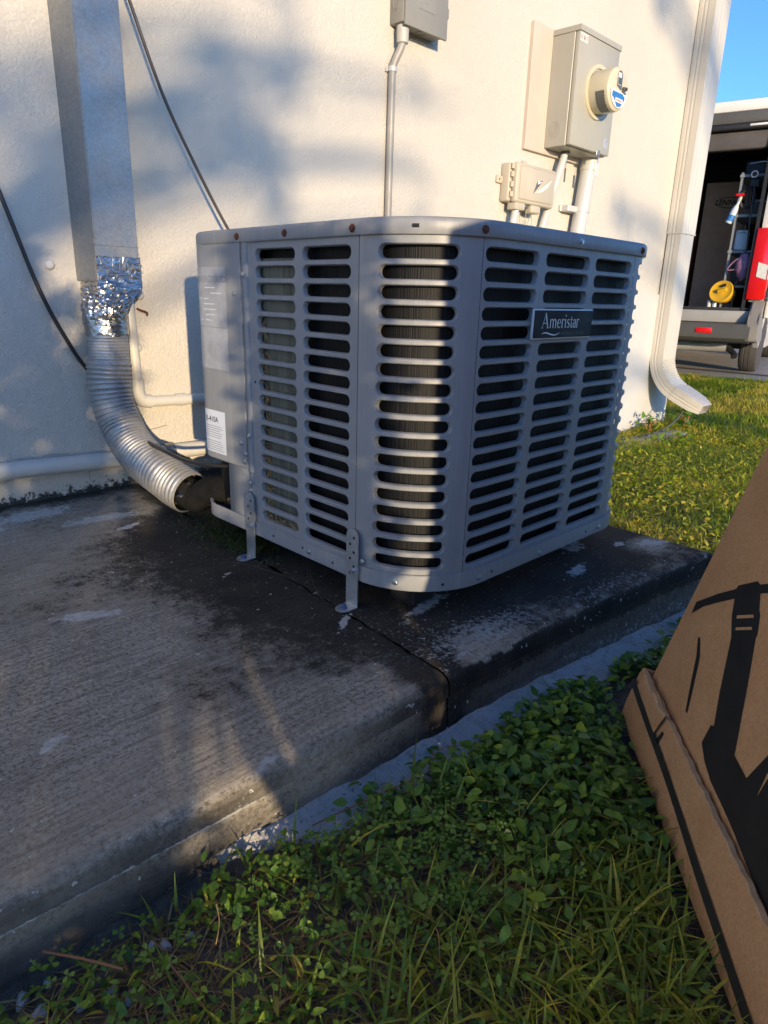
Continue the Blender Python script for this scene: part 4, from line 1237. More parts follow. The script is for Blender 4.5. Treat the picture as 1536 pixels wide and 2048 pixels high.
MC = Vector((2.916, MF, 1.381))
MB().lathe(MC, (0, -1, 0), [(-0.002, 0.104), (0.003, 0.104), (0.008, 0.101), (0.0085, 0.092), (0.006, 0.086), (-0.001, 0.086)], 40).build('socket_ring', M['metercream'], mbx)
for r in (0.010, 0.017, 0.024, 0.030):
    MB().tube([(ML - 0.0002, 1.786 + r * 0.85 * math.cos(a), 1.222 + r * math.sin(a)) for a in np.linspace(0, 2 * math.pi, 29)], 0.0013, 5, cap=False).build('knockout', M['meterbox'], mbx)
st = MB().box((2.742, MF - 0.0009, 1.532), (2.80, MF - 0.0001, 1.560)).build('warning_sticker', M['sticker'], mbx)
MB().poly([(2.772, MF - 0.0014, 1.556), (2.777, MF - 0.0014, 1.549), (2.774, MF - 0.0014, 1.549), (2.778, MF - 0.0014, 1.541), (2.775, MF - 0.0014, 1.541), (2.773, MF - 0.0014, 1.534), (2.770, MF - 0.0014, 1.541), (2.767, MF - 0.0014, 1.541), (2.770, MF - 0.0014, 1.549), (2.767, MF - 0.0014, 1.549)], [tuple(range(10))]).build('warning_mark', M['labelink'], st, smooth=None)
for z, x0, x1 in ((1.551, 2.745, 2.762), (1.546, 2.745, 2.760), (1.541, 2.745, 2.762), (1.551, 2.782, 2.797), (1.546, 2.782, 2.797), (1.541, 2.782, 2.795)):
    MB().box((x0, MF - 0.0013, z), (x1, MF - 0.0008, z + 0.0015)).build('print_line', M['rust'], st)
MB().lathe((3.028, MF - 0.0001, 1.205), (0, -1, 0), [(0, 0.022), (0.0008, 0.022), (0.0009, 0.0215)], 14).build('round_sticker', M['labelfaded'], mbx)
MB().box((2.955, MF - 0.006, MZ0 - 0.010), (2.985, MF + 0.012, MZ0 + 0.012), 0.002, 1).build('hasp', M['galv'], mbx)
tagm = thing('hanging_seal_tag', 'narrow pale seal tag hanging below the meter box hasp', 'tag', (2.965, MF - 0.008, 1.09))
MB().tube(smooth_path([(2.967, MF - 0.008, MZ0 - 0.004), (2.961, MF - 0.012, MZ0 - 0.03), (2.956, MF - 0.012, MZ0 - 0.05)], 5), 0.0012, 5).build('wire', M['screw'], tagm)
MB().box((2.948, MF - 0.014, MZ0 - 0.095), (2.966, MF - 0.012, MZ0 - 0.042), 0.0015, 1).build('tag_plate', M['pvcwhite'], tagm)
tagk = thing('hanging_chain_key', 'small dark key hanging on a chain under the meter box', 'key', (2.87, 1.76, 1.03))
for i in range(4):
    z = MZ0 - 0.022 - i * 0.011
    MB().tube([(2.873 + (0.003 * math.cos(a) if i % 2 else 0), 1.80 + (0 if i % 2 else 0.003 * math.cos(a)), z + 0.006 * math.sin(a)) for a in np.linspace(0, 2 * math.pi, 13)], 0.0010, 5, cap=False).build('chain_link', M['screw'], tagk)
MB().box((2.868, 1.798, MZ0 - 0.118), (2.877, 1.802, MZ0 - 0.062), 0.001, 1).build('key_blade', M['vangrey'], tagk)

met = thing('electric_meter', 'round cream electric meter with blue label plugged into the cabinet', 'meter', (MC.x, MF, 1.30))
mc = Vector((2.908, MF - 0.006, 1.376))
MB().lathe(mc, (0, -1, 0), [(-0.004, 0.078), (0.004, 0.080), (0.060, 0.080), (0.078, 0.0815), (0.088, 0.0800), (0.094, 0.073), (0.096, 0.064), (0.0955, 0.0)], 44).build('meter_case', M['metercream'], met)
# lower half of the front: smoked side window and white label shield with a blue print
fy_ = mc.y - 0.0962
def disc_pts(r, a0, a1, n=22, cx=mc.x, cz=mc.z): return [(cx + r * math.cos(rad(a0 + (a1 - a0) * i / n)), cz + r * math.sin(rad(a0 + (a1 - a0) * i / n))) for i in range(n + 1)]
MB().prism([(x, fy_, z) for x, z in disc_pts(0.070, 185, 355)], (0, -0.0025, 0)).build('label_shield', M['meterwhite'], met)
sm = [(mc.x + 0.0812 * math.cos(rad(a)), mc.z + 0.0812 * math.sin(rad(a))) for a in np.linspace(190, 262, 14)]
v = [(x, y, z) for x, z in sm for y in (mc.y - 0.035, mc.y - 0.080)]
np_mesh('smoked_window', v, grid_faces(14, 2), M['smoke'], met, smooth=60)
sm = [(mc.x + 0.0814 * math.cos(rad(a)), mc.z + 0.0814 * math.sin(rad(a))) for a in np.linspace(262, 350, 14)]
np_mesh('white_side_window', [(x, y, z) for x, z in sm for y in (mc.y - 0.035, mc.y - 0.080)], grid_faces(14, 2), M['meterwhite'], met, smooth=60)
MB().prism([(x, fy_ - 0.0025, z) for x, z in [(mc.x - 0.052, mc.z - 0.014), (mc.x + 0.030, mc.z - 0.014), (mc.x + 0.050, mc.z - 0.024), (mc.x + 0.048, mc.z - 0.036), (mc.x + 0.020, mc.z - 0.062), (mc.x - 0.008, mc.z - 0.066), (mc.x - 0.035, mc.z - 0.040), (mc.x - 0.055, mc.z - 0.032)]], (0, -0.0008, 0)).build('blue_label', M['blue'], met)
bl = MB().box((mc.x - 0.026, fy_ - 0.0042, mc.z - 0.050), (mc.x + 0.036, fy_ - 0.0032, mc.z - 0.034)).build('serial_plate', M['sticker'], met)
vs, fs = text_mesh('0148236', 0.013)
MB().poly([(mc.x - 0.020 + a, fy_ - 0.0047, mc.z - 0.0465 + b_) for a, b_, c in vs], fs).build('lettering', M['labelink'], bl, smooth=None)
ar = [(-0.020, 0.010), (-0.020, 0.050)] + [(0.020 * math.cos(rad(180 - 180 * i / 10)), 0.050 + 0.016 * math.sin(rad(180 - 180 * i / 10))) for i in range(11)] + [(0.020, 0.000), (0.010, 0.0)]
MB().prism([(mc.x + a, fy_, mc.z + b_) for a, b_ in ar], (0, -0.0015, 0)).build('display_frame', M['smoke'], met)
MB().box((mc.x - 0.018, fy_ - 0.0025, mc.z + 0.014), (mc.x + 0.009, fy_ - 0.0012, mc.z + 0.058)).build('display_bezel', M['sticker'], met)
MB().box((mc.x - 0.017, fy_ - 0.0035, mc.z + 0.016), (mc.x + 0.007, fy_ - 0.002, mc.z + 0.040)).build('display', M['lcd'], met)
MB().lathe((mc.x + 0.036, fy_ + 0.002, mc.z + 0.004), (0, -1, 0), [(0, 0.011), (0.010, 0.010), (0.012, 0.007), (0.020, 0.006), (0.021, 0.003)], 10).build('lock', M['vangrey'], met)
MB().tube([(mc.x + 0.018, fy_ - 0.006, mc.z - 0.004), (mc.x + 0.050, fy_ - 0.006, mc.z - 0.010)], 0.0025, 6).build('lock_pin', M['screw'], met)

# ------------------------------------------------------------------ telecom box
tel = thing('telecom_box', 'beige telecom box with a broken pointed cover flap', 'junction box', (2.62, WALL, 0.92))
TL, TR, TZ0, TZ1 = 2.470, 2.765, 0.918, 1.068
MB().box((TL, 1.805, TZ0 + 0.004), (TR, WALL + 0.001, TZ1 - 0.002), 0.008, 3).build('back_case', M['telecom'], tel)
MB().box((TL + 0.014, 1.776, TZ0), (TR + 0.004, 1.8055, TZ1), 0.010, 3).build('door', M['telecom'], tel)
MB().box((TL + 0.034, 1.7725, TZ0 + 0.014), (TR - 0.014, 1.778, TZ1 - 0.012), 0.004, 2).build('door_panel', M['telecom'], tel)
for z in (0.938, 0.975, 1.012, 1.042):
    MB().tube([(TL + 0.010, 1.797, z), (TL + 0.010, 1.797, z + 0.020)], 0.008, 8).build('hinge', M['telecom'], tel)
MB().box((TL - 0.034, WALL - 0.012, 0.990), (TL + 0.004, WALL + 0.001, 1.018), 0.004, 2).build('mounting_ear', M['telecom'], tel)
MB().box((TL + 0.085, 1.800, TZ1 - 0.004), (TL + 0.110, 1.815, TZ1 + 0.014), 0.003, 1).build('mounting_ear', M['telecom'], tel)
MB().tube([(TL - 0.020, WALL - 0.0125, 1.004), (TL - 0.020, WALL - 0.0115, 1.004)], 0.004, 8).build('ear_hole', M['rust'], tel)
pl = [(2.625, 1.012), (2.700, 1.020), (2.602, 0.960)]
MB().prism([(2.625, 1.7722, 1.012), (2.665, 1.7722, 1.016), (2.602, 1.7722, 0.962)], (0, -0.0008, 0)).build('torn_opening', M['smoke'], tel)
MB().prism([(2.625, 1.7712, 1.013), (2.658, 1.7712, 1.010), (2.628, 1.7712, 0.998)], (0, -0.0008, 0)).build('inner_label', M['sticker'], tel)
MB().prism([(2.602, 1.7705, 0.962), (2.708, 1.758, 1.022), (2.690, 1.764, 0.994), (2.655, 1.768, 0.972)], (0.0, -0.002, 0)).build('bent_flap', M['telelight'], tel)
MB().box((2.495, 1.782, TZ0 - 0.026), (2.565, 1.825, TZ0 + 0.004), 0.005, 2).build('cable_gland', M['telecom'], tel)
MB().box((2.610, 1.780, TZ0 - 0.030), (2.680, 1.818, TZ0 + 0.002), 0.008, 3).build('cable_gland', M['telecom'], tel)
MB().box((2.572, 1.79, TZ0 - 0.014), (2.604, 1.82, TZ0 + 0.002), 0.004, 1).build('cable_entry', M['smoke'], tel)

def pipe_thing(name, label, pts, r, mat, cat='pipe', n=20):
    o = MB().tube(pts, r, n).build(name, M[mat], None)
    return tag(o, label, cat)
pipe_thing('thin_pvc_pipe', 'slim white pvc pipe rising into the left of the meter box', [(2.858, 1.800, 1.162), (2.853, 1.803, 1.13), (2.80, 1.812, 0.98), (2.755, 1.820, 0.83), (2.68, 1.83, 0.45), (2.66, 1.83, -0.3)], 0.0155, 'pvcwhite')
pipe_thing('pipe_sleeve', 'short grey sleeve where the slim pipe enters the meter box', [(2.862, 1.798, 1.182), (2.857, 1.801, 1.146)], 0.0200, 'vangrey', 'sleeve')
thick = thing('thick_pvc_pipe', 'thick white pvc pipe dropping from the right of the meter box', 'pipe', (3.04, 1.8, 0.9))
MB().tube([(3.070, 1.800, 1.17), (3.066, 1.800, 1.12), (3.030, 1.802, 0.82), (2.98, 1.806, 0.2), (2.96, 1.806, -0.3)], 0.0345, 26).build('pipe', M['pvcwhite'], thick)
MB().tube([(3.070, 1.800, 1.158), (3.0655, 1.800, 1.108)], 0.0385, 26).build('collar', M['pvcwhite'], thick)
MB().tube([(3.0445, 1.801, 0.952), (3.0430, 1.801, 0.930)], 0.0370, 26).build('strap_band', M['pvcwhite'], thick)
MB().box((2.925, 1.835, 0.928), (3.045, WALL + 0.001, 0.956), 0.003, 1).build('strap_ear', M['pvcwhite'], thick)
MB().box((2.93, 1.80, 0.928), (3.02, 1.84, 0.954), 0.003, 1).build('strap_arm', M['pvcwhite'], thick)
pipe_thing('telecom_riser', 'short white pvc pipe below the beige telecom box', [(2.528, 1.803, 0.895), (2.512, 1.806, 0.80), (2.45, 1.82, 0.3), (2.44, 1.82, -0.3)], 0.0150, 'pvcwhite')
for pts, lab in (([(2.602, 1.80, 0.898), (2.608, 1.81, 0.85), (2.60, 1.82, 0.75)], 'left thin wire hanging under the telecom box'), ([(2.640, 1.80, 0.890), (2.665, 1.81, 0.83), (2.68, 1.82, 0.75)], 'right thin wire hanging under the telecom box'), ([(2.632, 1.80, 0.875), (2.628, 1.81, 0.84), (2.63, 1.82, 0.75)], 'middle thin wire hanging under the telecom box')):
    tag(MB().tube(smooth_path(pts, 5), 0.0014, 5).build('hanging_wire', M['cablegrey']), lab, 'wire')

# ------------------------------------------------------------------ downspout
ds = thing('downspout', 'cream ribbed metal downspout at the corner of the house', 'downspout', (4.17, WALL, -0.1))
def spout_section(x0, x1, y0, y1, nr=5):
    """ribbed rectangular section, ccw; ribs on every side"""
    pts = []
    def side(a, b, n_out):
        a = Vector(a); b = Vector(b); n = Vector(n_out)
        N = 24
        for i in range(N):
            t = i / N
            rib = 0.0022 * max(0.0, math.sin(t * math.pi * 2 * (nr - 0.5))) if 0.12 < t < 0.62 else 0.0
            p = a.lerp(b, t) - n * rib
            pts.append((p.x, p.y))
    side((x0, y1), (x0, y0), (-1, 0)); side((x0, y0), (x1, y0), (0, -1)); side((x1, y0), (x1, y1), (1, 0)); side((x1, y1), (x0, y1), (0, 1))
    return pts
sec = spout_section(4.086, 4.262, 1.764, 1.842)
N = len(sec)
v = [(x, y, z) for z in (0.93, 0.235) for x, y in sec]
f = [(i * N + k, i * N + (k + 1) % N, (i + 1) * N + (k + 1) % N, (i + 1) * N + k) for i in range(1) for k in range(N)]
np_mesh('lower_pipe', v, f, M['alu'], ds, smooth=40)
sec2 = spout_section(4.082, 4.266, 1.760, 1.846)
np_mesh('upper_pipe', [(x, y, z) for z in (3.4, 0.925) for x, y in sec2], f, M['alu'], ds, smooth=40)
# crimped elbow: sweep the section along an arc turning away from the wall
v = []
steps = 46
cxm, cym = 4.174, 1.803
R_el = 0.10
ang_end = rad(64)
for i in range(steps):
    t = i / (steps - 1)
    a = ang_end * t
    # centre of the bend lies in front of the spout (towards -y)
    off = 0.004 * (math.sin(t * 15 * 2 * math.pi) * (1 if 0.05 < t < 0.95 else 0))
    for x, y in sec:
        ly = (y - cym); lx = (x - cxm) * 1.02
        r = R_el + 0.13 + ly + off * (0.4 + max(0, -ly) * 12)
        yy = cym - 0.23 + r * math.cos(a)
        zz = 0.235 - r * math.sin(a)
        v.append((cxm + lx, yy, zz))
f2 = [(i * N + k, i * N + (k + 1) % N, (i + 1) * N + (k + 1) % N, (i + 1) * N + k) for i in range(steps - 1) for k in range(N)]
np_mesh('crimped_elbow', v, f2, M['alu'], ds, smooth=50)
d_ = Vector((0, -math.sin(ang_end), -math.cos(ang_end)))
last = [Vector(p) for p in v[-N:]]
v3 = []
for t, sc_ in ((-0.004, 1.03), (0.06, 1.02), (0.13, 0.96), (0.19, 0.72)):
    c_ = sum(last, Vector()) / N
    v3 += [tuple(c_ + (p - c_) * sc_ + d_ * t) for p in last]
np_mesh('outlet', v3, [(i * N + k, i * N + (k + 1) % N, (i + 1) * N + (k + 1) % N, (i + 1) * N + k) for i in range(3) for k in range(N)], M['alu'], ds, smooth=40)
MB().box((4.080, 1.757, 0.918), (4.268, 1.850, 0.926), 0.001, 1).build('joint_band', M['alu'], ds)
cb = MB().tube(smooth_path([(3.55, 1.72, -0.19), (3.75, 1.66, -0.185), (3.95, 1.62, -0.155), (4.10, 1.60, -0.07), (4.18, 1.64, 0.02), (4.27, 1.69, 0.05), (4.30, 1.72, 0.02)], 8), 0.005, 8).build('garden_cable', M['vangrey'])
tag(cb, 'grey cable looping from the lawn over the downspout elbow', 'cable')
tag(MB().box((3.2, 1.56, -0.30), (4.15, 1.70, -0.195), 0.01, 2).build('edging_stone', M['stone']), 'flat concrete edging strip in the grass at the wall foot', 'edging')

# ------------------------------------------------------------------ cartons at the right
Bc = Vector((0.968, 0.384, -0.118)); bdir = Vector((0.777, 0.629, 0)); ndir = Vector((0.629, -0.777, 0))
LEAN = rad(15.0)
edir = Vector((0, 0, 1)) * math.cos(LEAN) + ndir * math.sin(LEAN)       # up along the face
fdir = ndir * math.cos(LEAN) - Vector((0, 0, 1)) * math.sin(LEAN)       # into the carton
# local frame: X along -bdir from the far end towards the viewer, Y up the face, Z out of the face
CT = Matrix(((-bdir.x, edir.x, -fdir.x, Bc.x), (-bdir.y, edir.y, -fdir.y, Bc.y), (-bdir.z, edir.z, -fdir.z, Bc.z), (0, 0, 0, 1)))
box = thing('leaning_carton', 'brown cardboard carton with black print leaning at the right edge', 'carton', tuple(Bc))
LEN, HGT, TH = 0.86, 0.92, 0.10
mb = MB()
mb.box((0.006, 0.012, -TH), (LEN, HGT, -0.004), 0.002, 1, mat=CT)
body = mb.build('carton_body', M['cardboard'], box)
# edge of the board (pale cut edge)
MB().box((0.0035, 0.10, -0.0055), (0.0062, HGT, -0.0005), 0, 1, mat=CT).build('cut_edge', M['flute'], body)
MB().box((0.0045, 0.08, -0.0042), (LEN, HGT, 0.0), 0.0008, 1, mat=CT).build('front_panel', M['cardboard'], body)
def ctp(x, y, z): return CT @ Vector((x, y, z))
# tray: outer wrap with rounded far end, slit, rolled wavy top edge
TRH = 0.094
def tray_top(x):
    return TRH + 0.0008 * math.sin(x * 95) + 0.0008 * math.sin(x * 230 + 1)
n = 120
xs_ = np.linspace(0.0, LEN, n)
v = []
for x in xs_:
    tt = tray_top(x)
    far = min(1.0, x / 0.05)
    y0_ = 0.006 * (1 - far)
    wv = 0.0005 * math.sin(x * 60)
    for y, z in ((y0_, -0.02), (y0_, 0.010), (0.03, 0.0125), (tt * 0.55, 0.0125 + wv * 0.5), (tt - 0.006, 0.0125 + wv), (tt - 0.0015, 0.0125 + wv), (tt, 0.0115 + wv), (tt, 0.0060), (tt - 0.010, 0.003)):
        v.append(tuple(ctp(x - 0.012 * (1 - min(1, x / 0.02)), y, z)))
tray = np_mesh('tray', v, grid_faces(n, 9), M['cardboard'], box, smooth=40)
# far end flap of the tray, bevelled outline
MB().prism([ctp(-0.012, y, z) for y, z in ((0.0, -0.02), (0.0, 0.010), (0.03, 0.0125), (TRH * 0.9, 0.0125), (TRH, 0.008), (TRH, -0.02))], bdir * 0.003).build('tray_end', M['cardboard'], tray)
v = []
for x in np.linspace(0.012, LEN, 160):
    tt = tray_top(x); wv = 0.0005 * math.sin(x * 60)
    w = 0.0004 + 0.0046 * max(0.0, float(fbm(np.array([x * 75]), np.array([2.2]), 121, 3)[0]) - 0.36)
    for y, z in ((tt - 0.0005 - w, 0.0130 + wv), (tt + 0.0003, 0.0128 + wv), (tt + 0.0006, 0.0060)):
        v.append(tuple(ctp(x, y, z)))
np_mesh('torn_edge', v, grid_faces(160, 3), M['flute'], tray, smooth=50)
# upper flap strip folded over at the far end, above the strap
v = []
for x in np.linspace(0.004, 0.118, 20):
    for y, z in ((0.052, 0.0150), (0.058, 0.0172), (0.080, 0.0185), (0.094, 0.0180), (0.0985, 0.0145)):
        v.append(tuple(ctp(x + (y - 0.05) * 0.25, y + 0.002 * math.sin(x * 120), z)))
np_mesh('folded_flap', v, grid_faces(20, 5), M['cardboard'], tray, smooth=45)
v = []
for x in np.linspace(0.004, 0.118, 20):
    for y, z in ((0.0925, 0.0190), (0.0975, 0.0175)):
        v.append(tuple(ctp(x + (y - 0.05) * 0.25, y + 0.002 * math.sin(x * 120), z)))
np_mesh('torn_edge', v, grid_faces(20, 2), M['flute'], tray, smooth=45)
MB().prism([ctp(x, y, 0.0142) for x, y in ((0.128, 0.056), (0.135, 0.077), (0.140, 0.076), (0.137, 0.052), (0.22, 0.049), (0.222, 0.047), (0.13, 0.047))], fdir * -0.0006).build('slit', M['dark'], tray)
# plastic strap round the tray
v = []
for x in np.linspace(-0.013, LEN, 40):
    for y in (0.0385, 0.0505):
        v.append(tuple(ctp(x, y + 0.0225 - 0.093 * max(x, 0), 0.0195 - 0.004 * min(1, max(x, 0) / 0.2) + 0.0006 * math.sin(x * 22))))
np_mesh('strap', v, grid_faces(40, 2), M['bandstrap'], tray, smooth=60)
# black print on the front panel, in local (x, y)
def pr(name, pts, z=0.0006):
    mb_ = MB(); vs_ = [mb_.bm.verts.new(ctp(x, y, z)) for x, y in pts]
    f_ = mb_.bm.faces.new(vs_)
    bmesh.ops.triangulate(mb_.bm, faces=[f_])
    return mb_.build(name, M['print'], body, smooth=None)
PRINT = [[(0.0263, 0.2215), (0.0243, 0.241), (0.0694, 0.2763), (0.1079, 0.3027), (0.109, 0.3088), (0.1464, 0.3324), (0.1549, 0.3313), (0.1822, 0.3462), (0.1916, 0.3374), (0.1646, 0.3226), (0.1807, 0.3051), (0.186, 0.3033), (0.2023, 0.2803), (0.201, 0.2773), (0.2299, 0.2329), (0.2769, 0.155), (0.315, 0.1531), (0.3309, 0.2122), (0.4623, 0.0893), (0.4365, 0.09), (0.3996, 0.0918), (0.3445, 0.098), (0.3076, 0.1003), (0.2631, 0.1018), (0.2319, 0.1081), (0.207, 0.1189), (0.2063, 0.1466), (0.2132, 0.1505), (0.1909, 0.1829), (0.1529, 0.25), (0.1295, 0.2714), (0.1158, 0.2914), (0.0803, 0.2675), (0.0496, 0.2457)], [(0.0761, 0.207), (0.082, 0.2104), (0.1051, 0.1916), (0.1275, 0.1529), (0.1441, 0.1203), (0.1378, 0.1198), (0.1184, 0.1494), (0.0965, 0.1864)]]
for pts in PRINT:
    pr('printed_mark', pts)
for pts in [[(0.1413, 0.2781), (0.1736, 0.2961), (0.1778, 0.2937), (0.1438, 0.2746)], [(0.152, 0.2653), (0.1834, 0.2831), (0.1872, 0.281), (0.1545, 0.2623)], [(0.3408, 0.1811), (0.3429, 0.1938), (0.3453, 0.1915), (0.3449, 0.1532)]]:
    mb_ = MB(); mb_.poly([ctp(x, y, 0.0010) for x, y in pts], [(0, 1, 2, 3)]); mb_.build('print_gap', M['cardboard'], body, smooth=None)
# upright carton added out of frame: props the leaning one, shades the unit
up_o = Bc + ndir * 0.19 - Vector((0, 0, 0.02))
CT2 = Matrix(((-bdir.x, 0, ndir.x, up_o.x), (-bdir.y, 0, ndir.y, up_o.y), (0, 1, 0, up_o.z), (0, 0, 0, 1)))
box2 = thing('added_carton', 'tall brown carton added behind the leaning one for support and shade, out of view', 'carton', tuple(up_o))
MB().box((-0.12, 0, 0.0), (1.06, 0.95, 0.50), 0.004, 1, mat=CT2).build('carton_body', M['cardboard'], box2)
MB().box((-0.12, 0.9505, 0.235), (1.06, 0.9512, 0.265), 0, 1, mat=CT2).build('tape', M['flute'], box2)

# ------------------------------------------------------------------ van
hd = Vector((0.975, 0.222, 0)).normalized()
vo = Vector((7.95, 2.47, DZ))                      # rear right corner on the ground
lf = Vector((-hd.y, hd.x, 0))
VT = Matrix(((hd.x, lf.x, 0, vo.x), (hd.y, lf.y, 0, vo.y), (0, 0, 1, vo.z), (0, 0, 0, 1)))
van = thing('van', 'tall white work van parked on the driveway with its rear open', 'van', matrix=VT)
def vb(lo, hi, name, mat, parent=van, bev=0.0, seg=2):
    return MB().box(lo, hi, bev, seg, mat=VT).build(name, M[mat], parent)
VW, VLEN, VH = 1.96, 4.7, 2.68
FL = 0.70
# side walls: profile with wheel arches
def side(y0, y1, name):
    prof = [(0.02, 0.50), (0.02, 1.0), (0.03, 1.55), (0.10, VH - 0.05), (0.20, VH), (3.0, VH), (3.4, VH - 0.2), (4.1, 1.35), (4.6, 1.15), (4.7, 0.75), (4.68, 0.35)]
    def arch(cx, r):
        return [(cx + r * math.cos(a), 0.34 + r * math.sin(a)) for a in np.linspace(0, math.pi, 13)]
    prof += [(4.15, 0.28)] + [(x, max(z, 0.28)) for x, z in arch(3.75, 0.38)] + [(3.3, 0.26), (1.35, 0.26)] + [(x, max(z, 0.28)) for x, z in arch(0.90, 0.39)] + [(0.42, 0.30)]
    out = [(x, y0, z) for x, z in prof]
    mb_ = MB(); mb_.prism(out, (0, y1 - y0, 0), VT)
    bmesh.ops.triangulate(mb_.bm, faces=[f_ for f_ in mb_.bm.faces if len(f_.verts) > 4])
    return mb_.build(name, M['vanwhite'], van)
side(0.0, 0.05, 'side_panel'); side(VW - 0.05, VW, 'side_panel')
vb((0.10, 0.05, VH - 0.06), (3.2, VW - 0.05, VH + 0.02), 'roof', 'vanwhite', bev=0.02)
vb((0.04, 0.05, FL - 0.10), (3.2, VW - 0.05, FL), 'load_floor', 'vandark')
vb((3.0, 0.05, FL), (3.05, VW - 0.05, VH - 0.06), 'bulkhead', 'vandark')
vb((0.10, 0.051, FL), (3.0, 0.060, VH - 0.06), 'inner_lining', 'vandark')
vb((0.10, VW - 0.060, FL), (3.0, VW - 0.051, VH - 0.06), 'inner_lining', 'vandark')
vb((0.10, 0.06, VH - 0.075), (3.0, VW - 0.06, VH - 0.061), 'inner_lining', 'vandark')
vb((3.1, 0.05, 0.35), (4.62, VW - 0.05, 0.98), 'engine_bay', 'vanwhite', bev=0.05)
mb = MB(); mb.prism([(3.36, 0.05, VH - 0.18), (4.12, 0.05, 1.33), (4.08, 0.05, 1.29), (3.30, 0.05, VH - 0.2)], (0, VW - 0.10, 0), VT); mb.build('windscreen', M['glass'], van)
vb((3.1, -0.004, 1.15), (3.75, 0.0, 1.62), 'side_window', 'glass'); vb((3.1, VW, 1.15), (3.75, VW + 0.004, 1.62), 'side_window', 'glass')
# sill, bumper
vb((-0.03, 0.10, FL - 0.135), (0.10, VW - 0.10, FL - 0.012), 'rear_sill', 'vansill', bev=0.012)
vb((0.0, 0.10, FL - 0.012), (0.10, VW - 0.1, FL + 0.02), 'sill_seal', 'black', bev=0.006)
mb = MB()
prof = [(-0.14, 0.38), (-0.17, 0.41), (-0.175, 0.51), (-0.15, 0.555), (-0.02, 0.56), (0.05, 0.55), (0.05, 0.36), (-0.08, 0.36)]
mb.prism([(x, 0.06, z) for x, z in prof], (0, VW - 0.12, 0), VT)
bump = mb.build('bumper', M['vangrey'], van)
# bumper corner sweeping up the quarter panel
for y0, y1 in ((-0.012, 0.10), (VW - 0.10, VW + 0.012)):
    mb = MB(); mb.prism([(x, y0, z) for x, z in [(-0.165, 0.39), (-0.17, 0.53), (-0.10, 0.62), (-0.045, 0.74), (0.03, 0.81), (0.16, 0.81), (0.24, 0.64), (0.34, 0.52), (0.50, 0.44), (0.50, 0.36), (0.10, 0.36)]], (0, y1 - y0, 0), VT)
    bmesh.ops.bevel(mb.bm, geom=list(mb.bm.edges), offset=0.012, segments=2, affect='EDGES')
    mb.build('bumper_corner', M['vancorner'], bump)
for yy in (0.42, VW - 0.42 - 0.16):
    vb((-0.181, yy, 0.455), (-0.172, yy + 0.16, 0.51), 'reflector', 'red', bump, 0.003)
for yy in (0.0, VW - 0.14):
    tl = vb((-0.035, yy - 0.006 if yy == 0 else yy, 0.80), (0.10, yy + 0.17 if yy == 0 else yy + 0.146, 1.50), 'tail_light', 'red', van, 0.02)
    T2 = VT @ Matrix.Translation((0, yy, 0))
    mb = MB(); mb.prism([(-0.0405, 0.012, 1.00), (-0.0405, 0.105, 1.03), (-0.0405, 0.105, 1.17), (-0.0405, 0.012, 1.14)], (0.02, 0, 0), T2); mb.build('reversing_lens', M['clear'], tl)
    mb = MB(); mb.prism([(-0.0405, -0.008, 1.00), (0.09, -0.008, 1.03), (0.09, -0.008, 1.17), (-0.0405, -0.008, 1.14)], (0, 0.01, 0), T2) if yy == 0 else None
    if mb is not None and yy == 0: mb.build('reversing_lens', M['clear'], tl)
    vb((-0.01, yy + (0.165 if yy == 0 else -0.035), 0.60), (0.10, yy + (0.195 if yy == 0 else 0.005), VH - 0.08), 'door_seal', 'black')
    vb((0.012, yy if yy == 0 else yy, 1.50), (0.12, yy + 0.14, VH - 0.05), 'rear_pillar', 'vanwhite', van, 0.01)
    vb((0.012, yy if yy == 0 else yy, 0.78), (0.10, yy + 0.14, 0.845), 'rear_pillar', 'vansill', van, 0.006)
# wheels
def wheel(x, y, sgn):
    w = thing('wheel', '', '', tuple(VT @ Vector((x, y, 0.33))))

    attach(w, van)
    c = VT @ Vector((x, y, 0.33)); ax = lf * sgn
    MB().lathe(c - ax * 0.10, ax, [(0, 0.20), (0.0, 0.29), (0.02, 0.325), (0.05, 0.332), (0.06, 0.326), (0.065, 0.332), (0.10, 0.333), (0.105, 0.327), (0.11, 0.333), (0.15, 0.331), (0.185, 0.322), (0.20, 0.29), (0.20, 0.20)], 40).build('tyre', M['tyre'], w)
    MB().lathe(c + ax * 0.06, ax, [(0, 0.05), (0, 0.20), (0.035, 0.21), (0.037, 0.19), (0.005, 0.15), (0.02, 0.06), (0.03, 0.03)], 20).build('rim', M['rim'], w)
for x in (0.90, 3.75):
    wheel(x, 0.10, -1); wheel(x, VW - 0.10, 1)
# muffler, tailpipe, axle
MB().tube([VT @ Vector((0.30, 0.30, 0.30)), VT @ Vector((0.28, 0.86, 0.295))], 0.062, 16).build('muffler', M['vansill'], van)
MB().tube([VT @ Vector((0.29, 0.30, 0.30)), VT @ Vector((0.26, 0.22, 0.24)), VT @ Vector((0.22, 0.20, 0.20))], [0.04, 0.03, 0.035], 10).build('tail_pipe', M['black'], van)
MB().tube([VT @ Vector((0.90, 0.15, 0.30)), VT @ Vector((0.90, VW - 0.15, 0.30))], 0.05, 12).build('axle', M['black'], van)
vb((0.05, 0.15, 0.345), (0.6, VW - 0.15, 0.44), 'underbody', 'black', bev=0.02)
MB().lathe(VT @ Vector((0.25, 1.20, 0.42)), (0, 0, -1), [(0, 0.22), (0.12, 0.20), (0.17, 0.12), (0.18, 0.0)], 20).build('spare_wheel', M['tyre'], van)
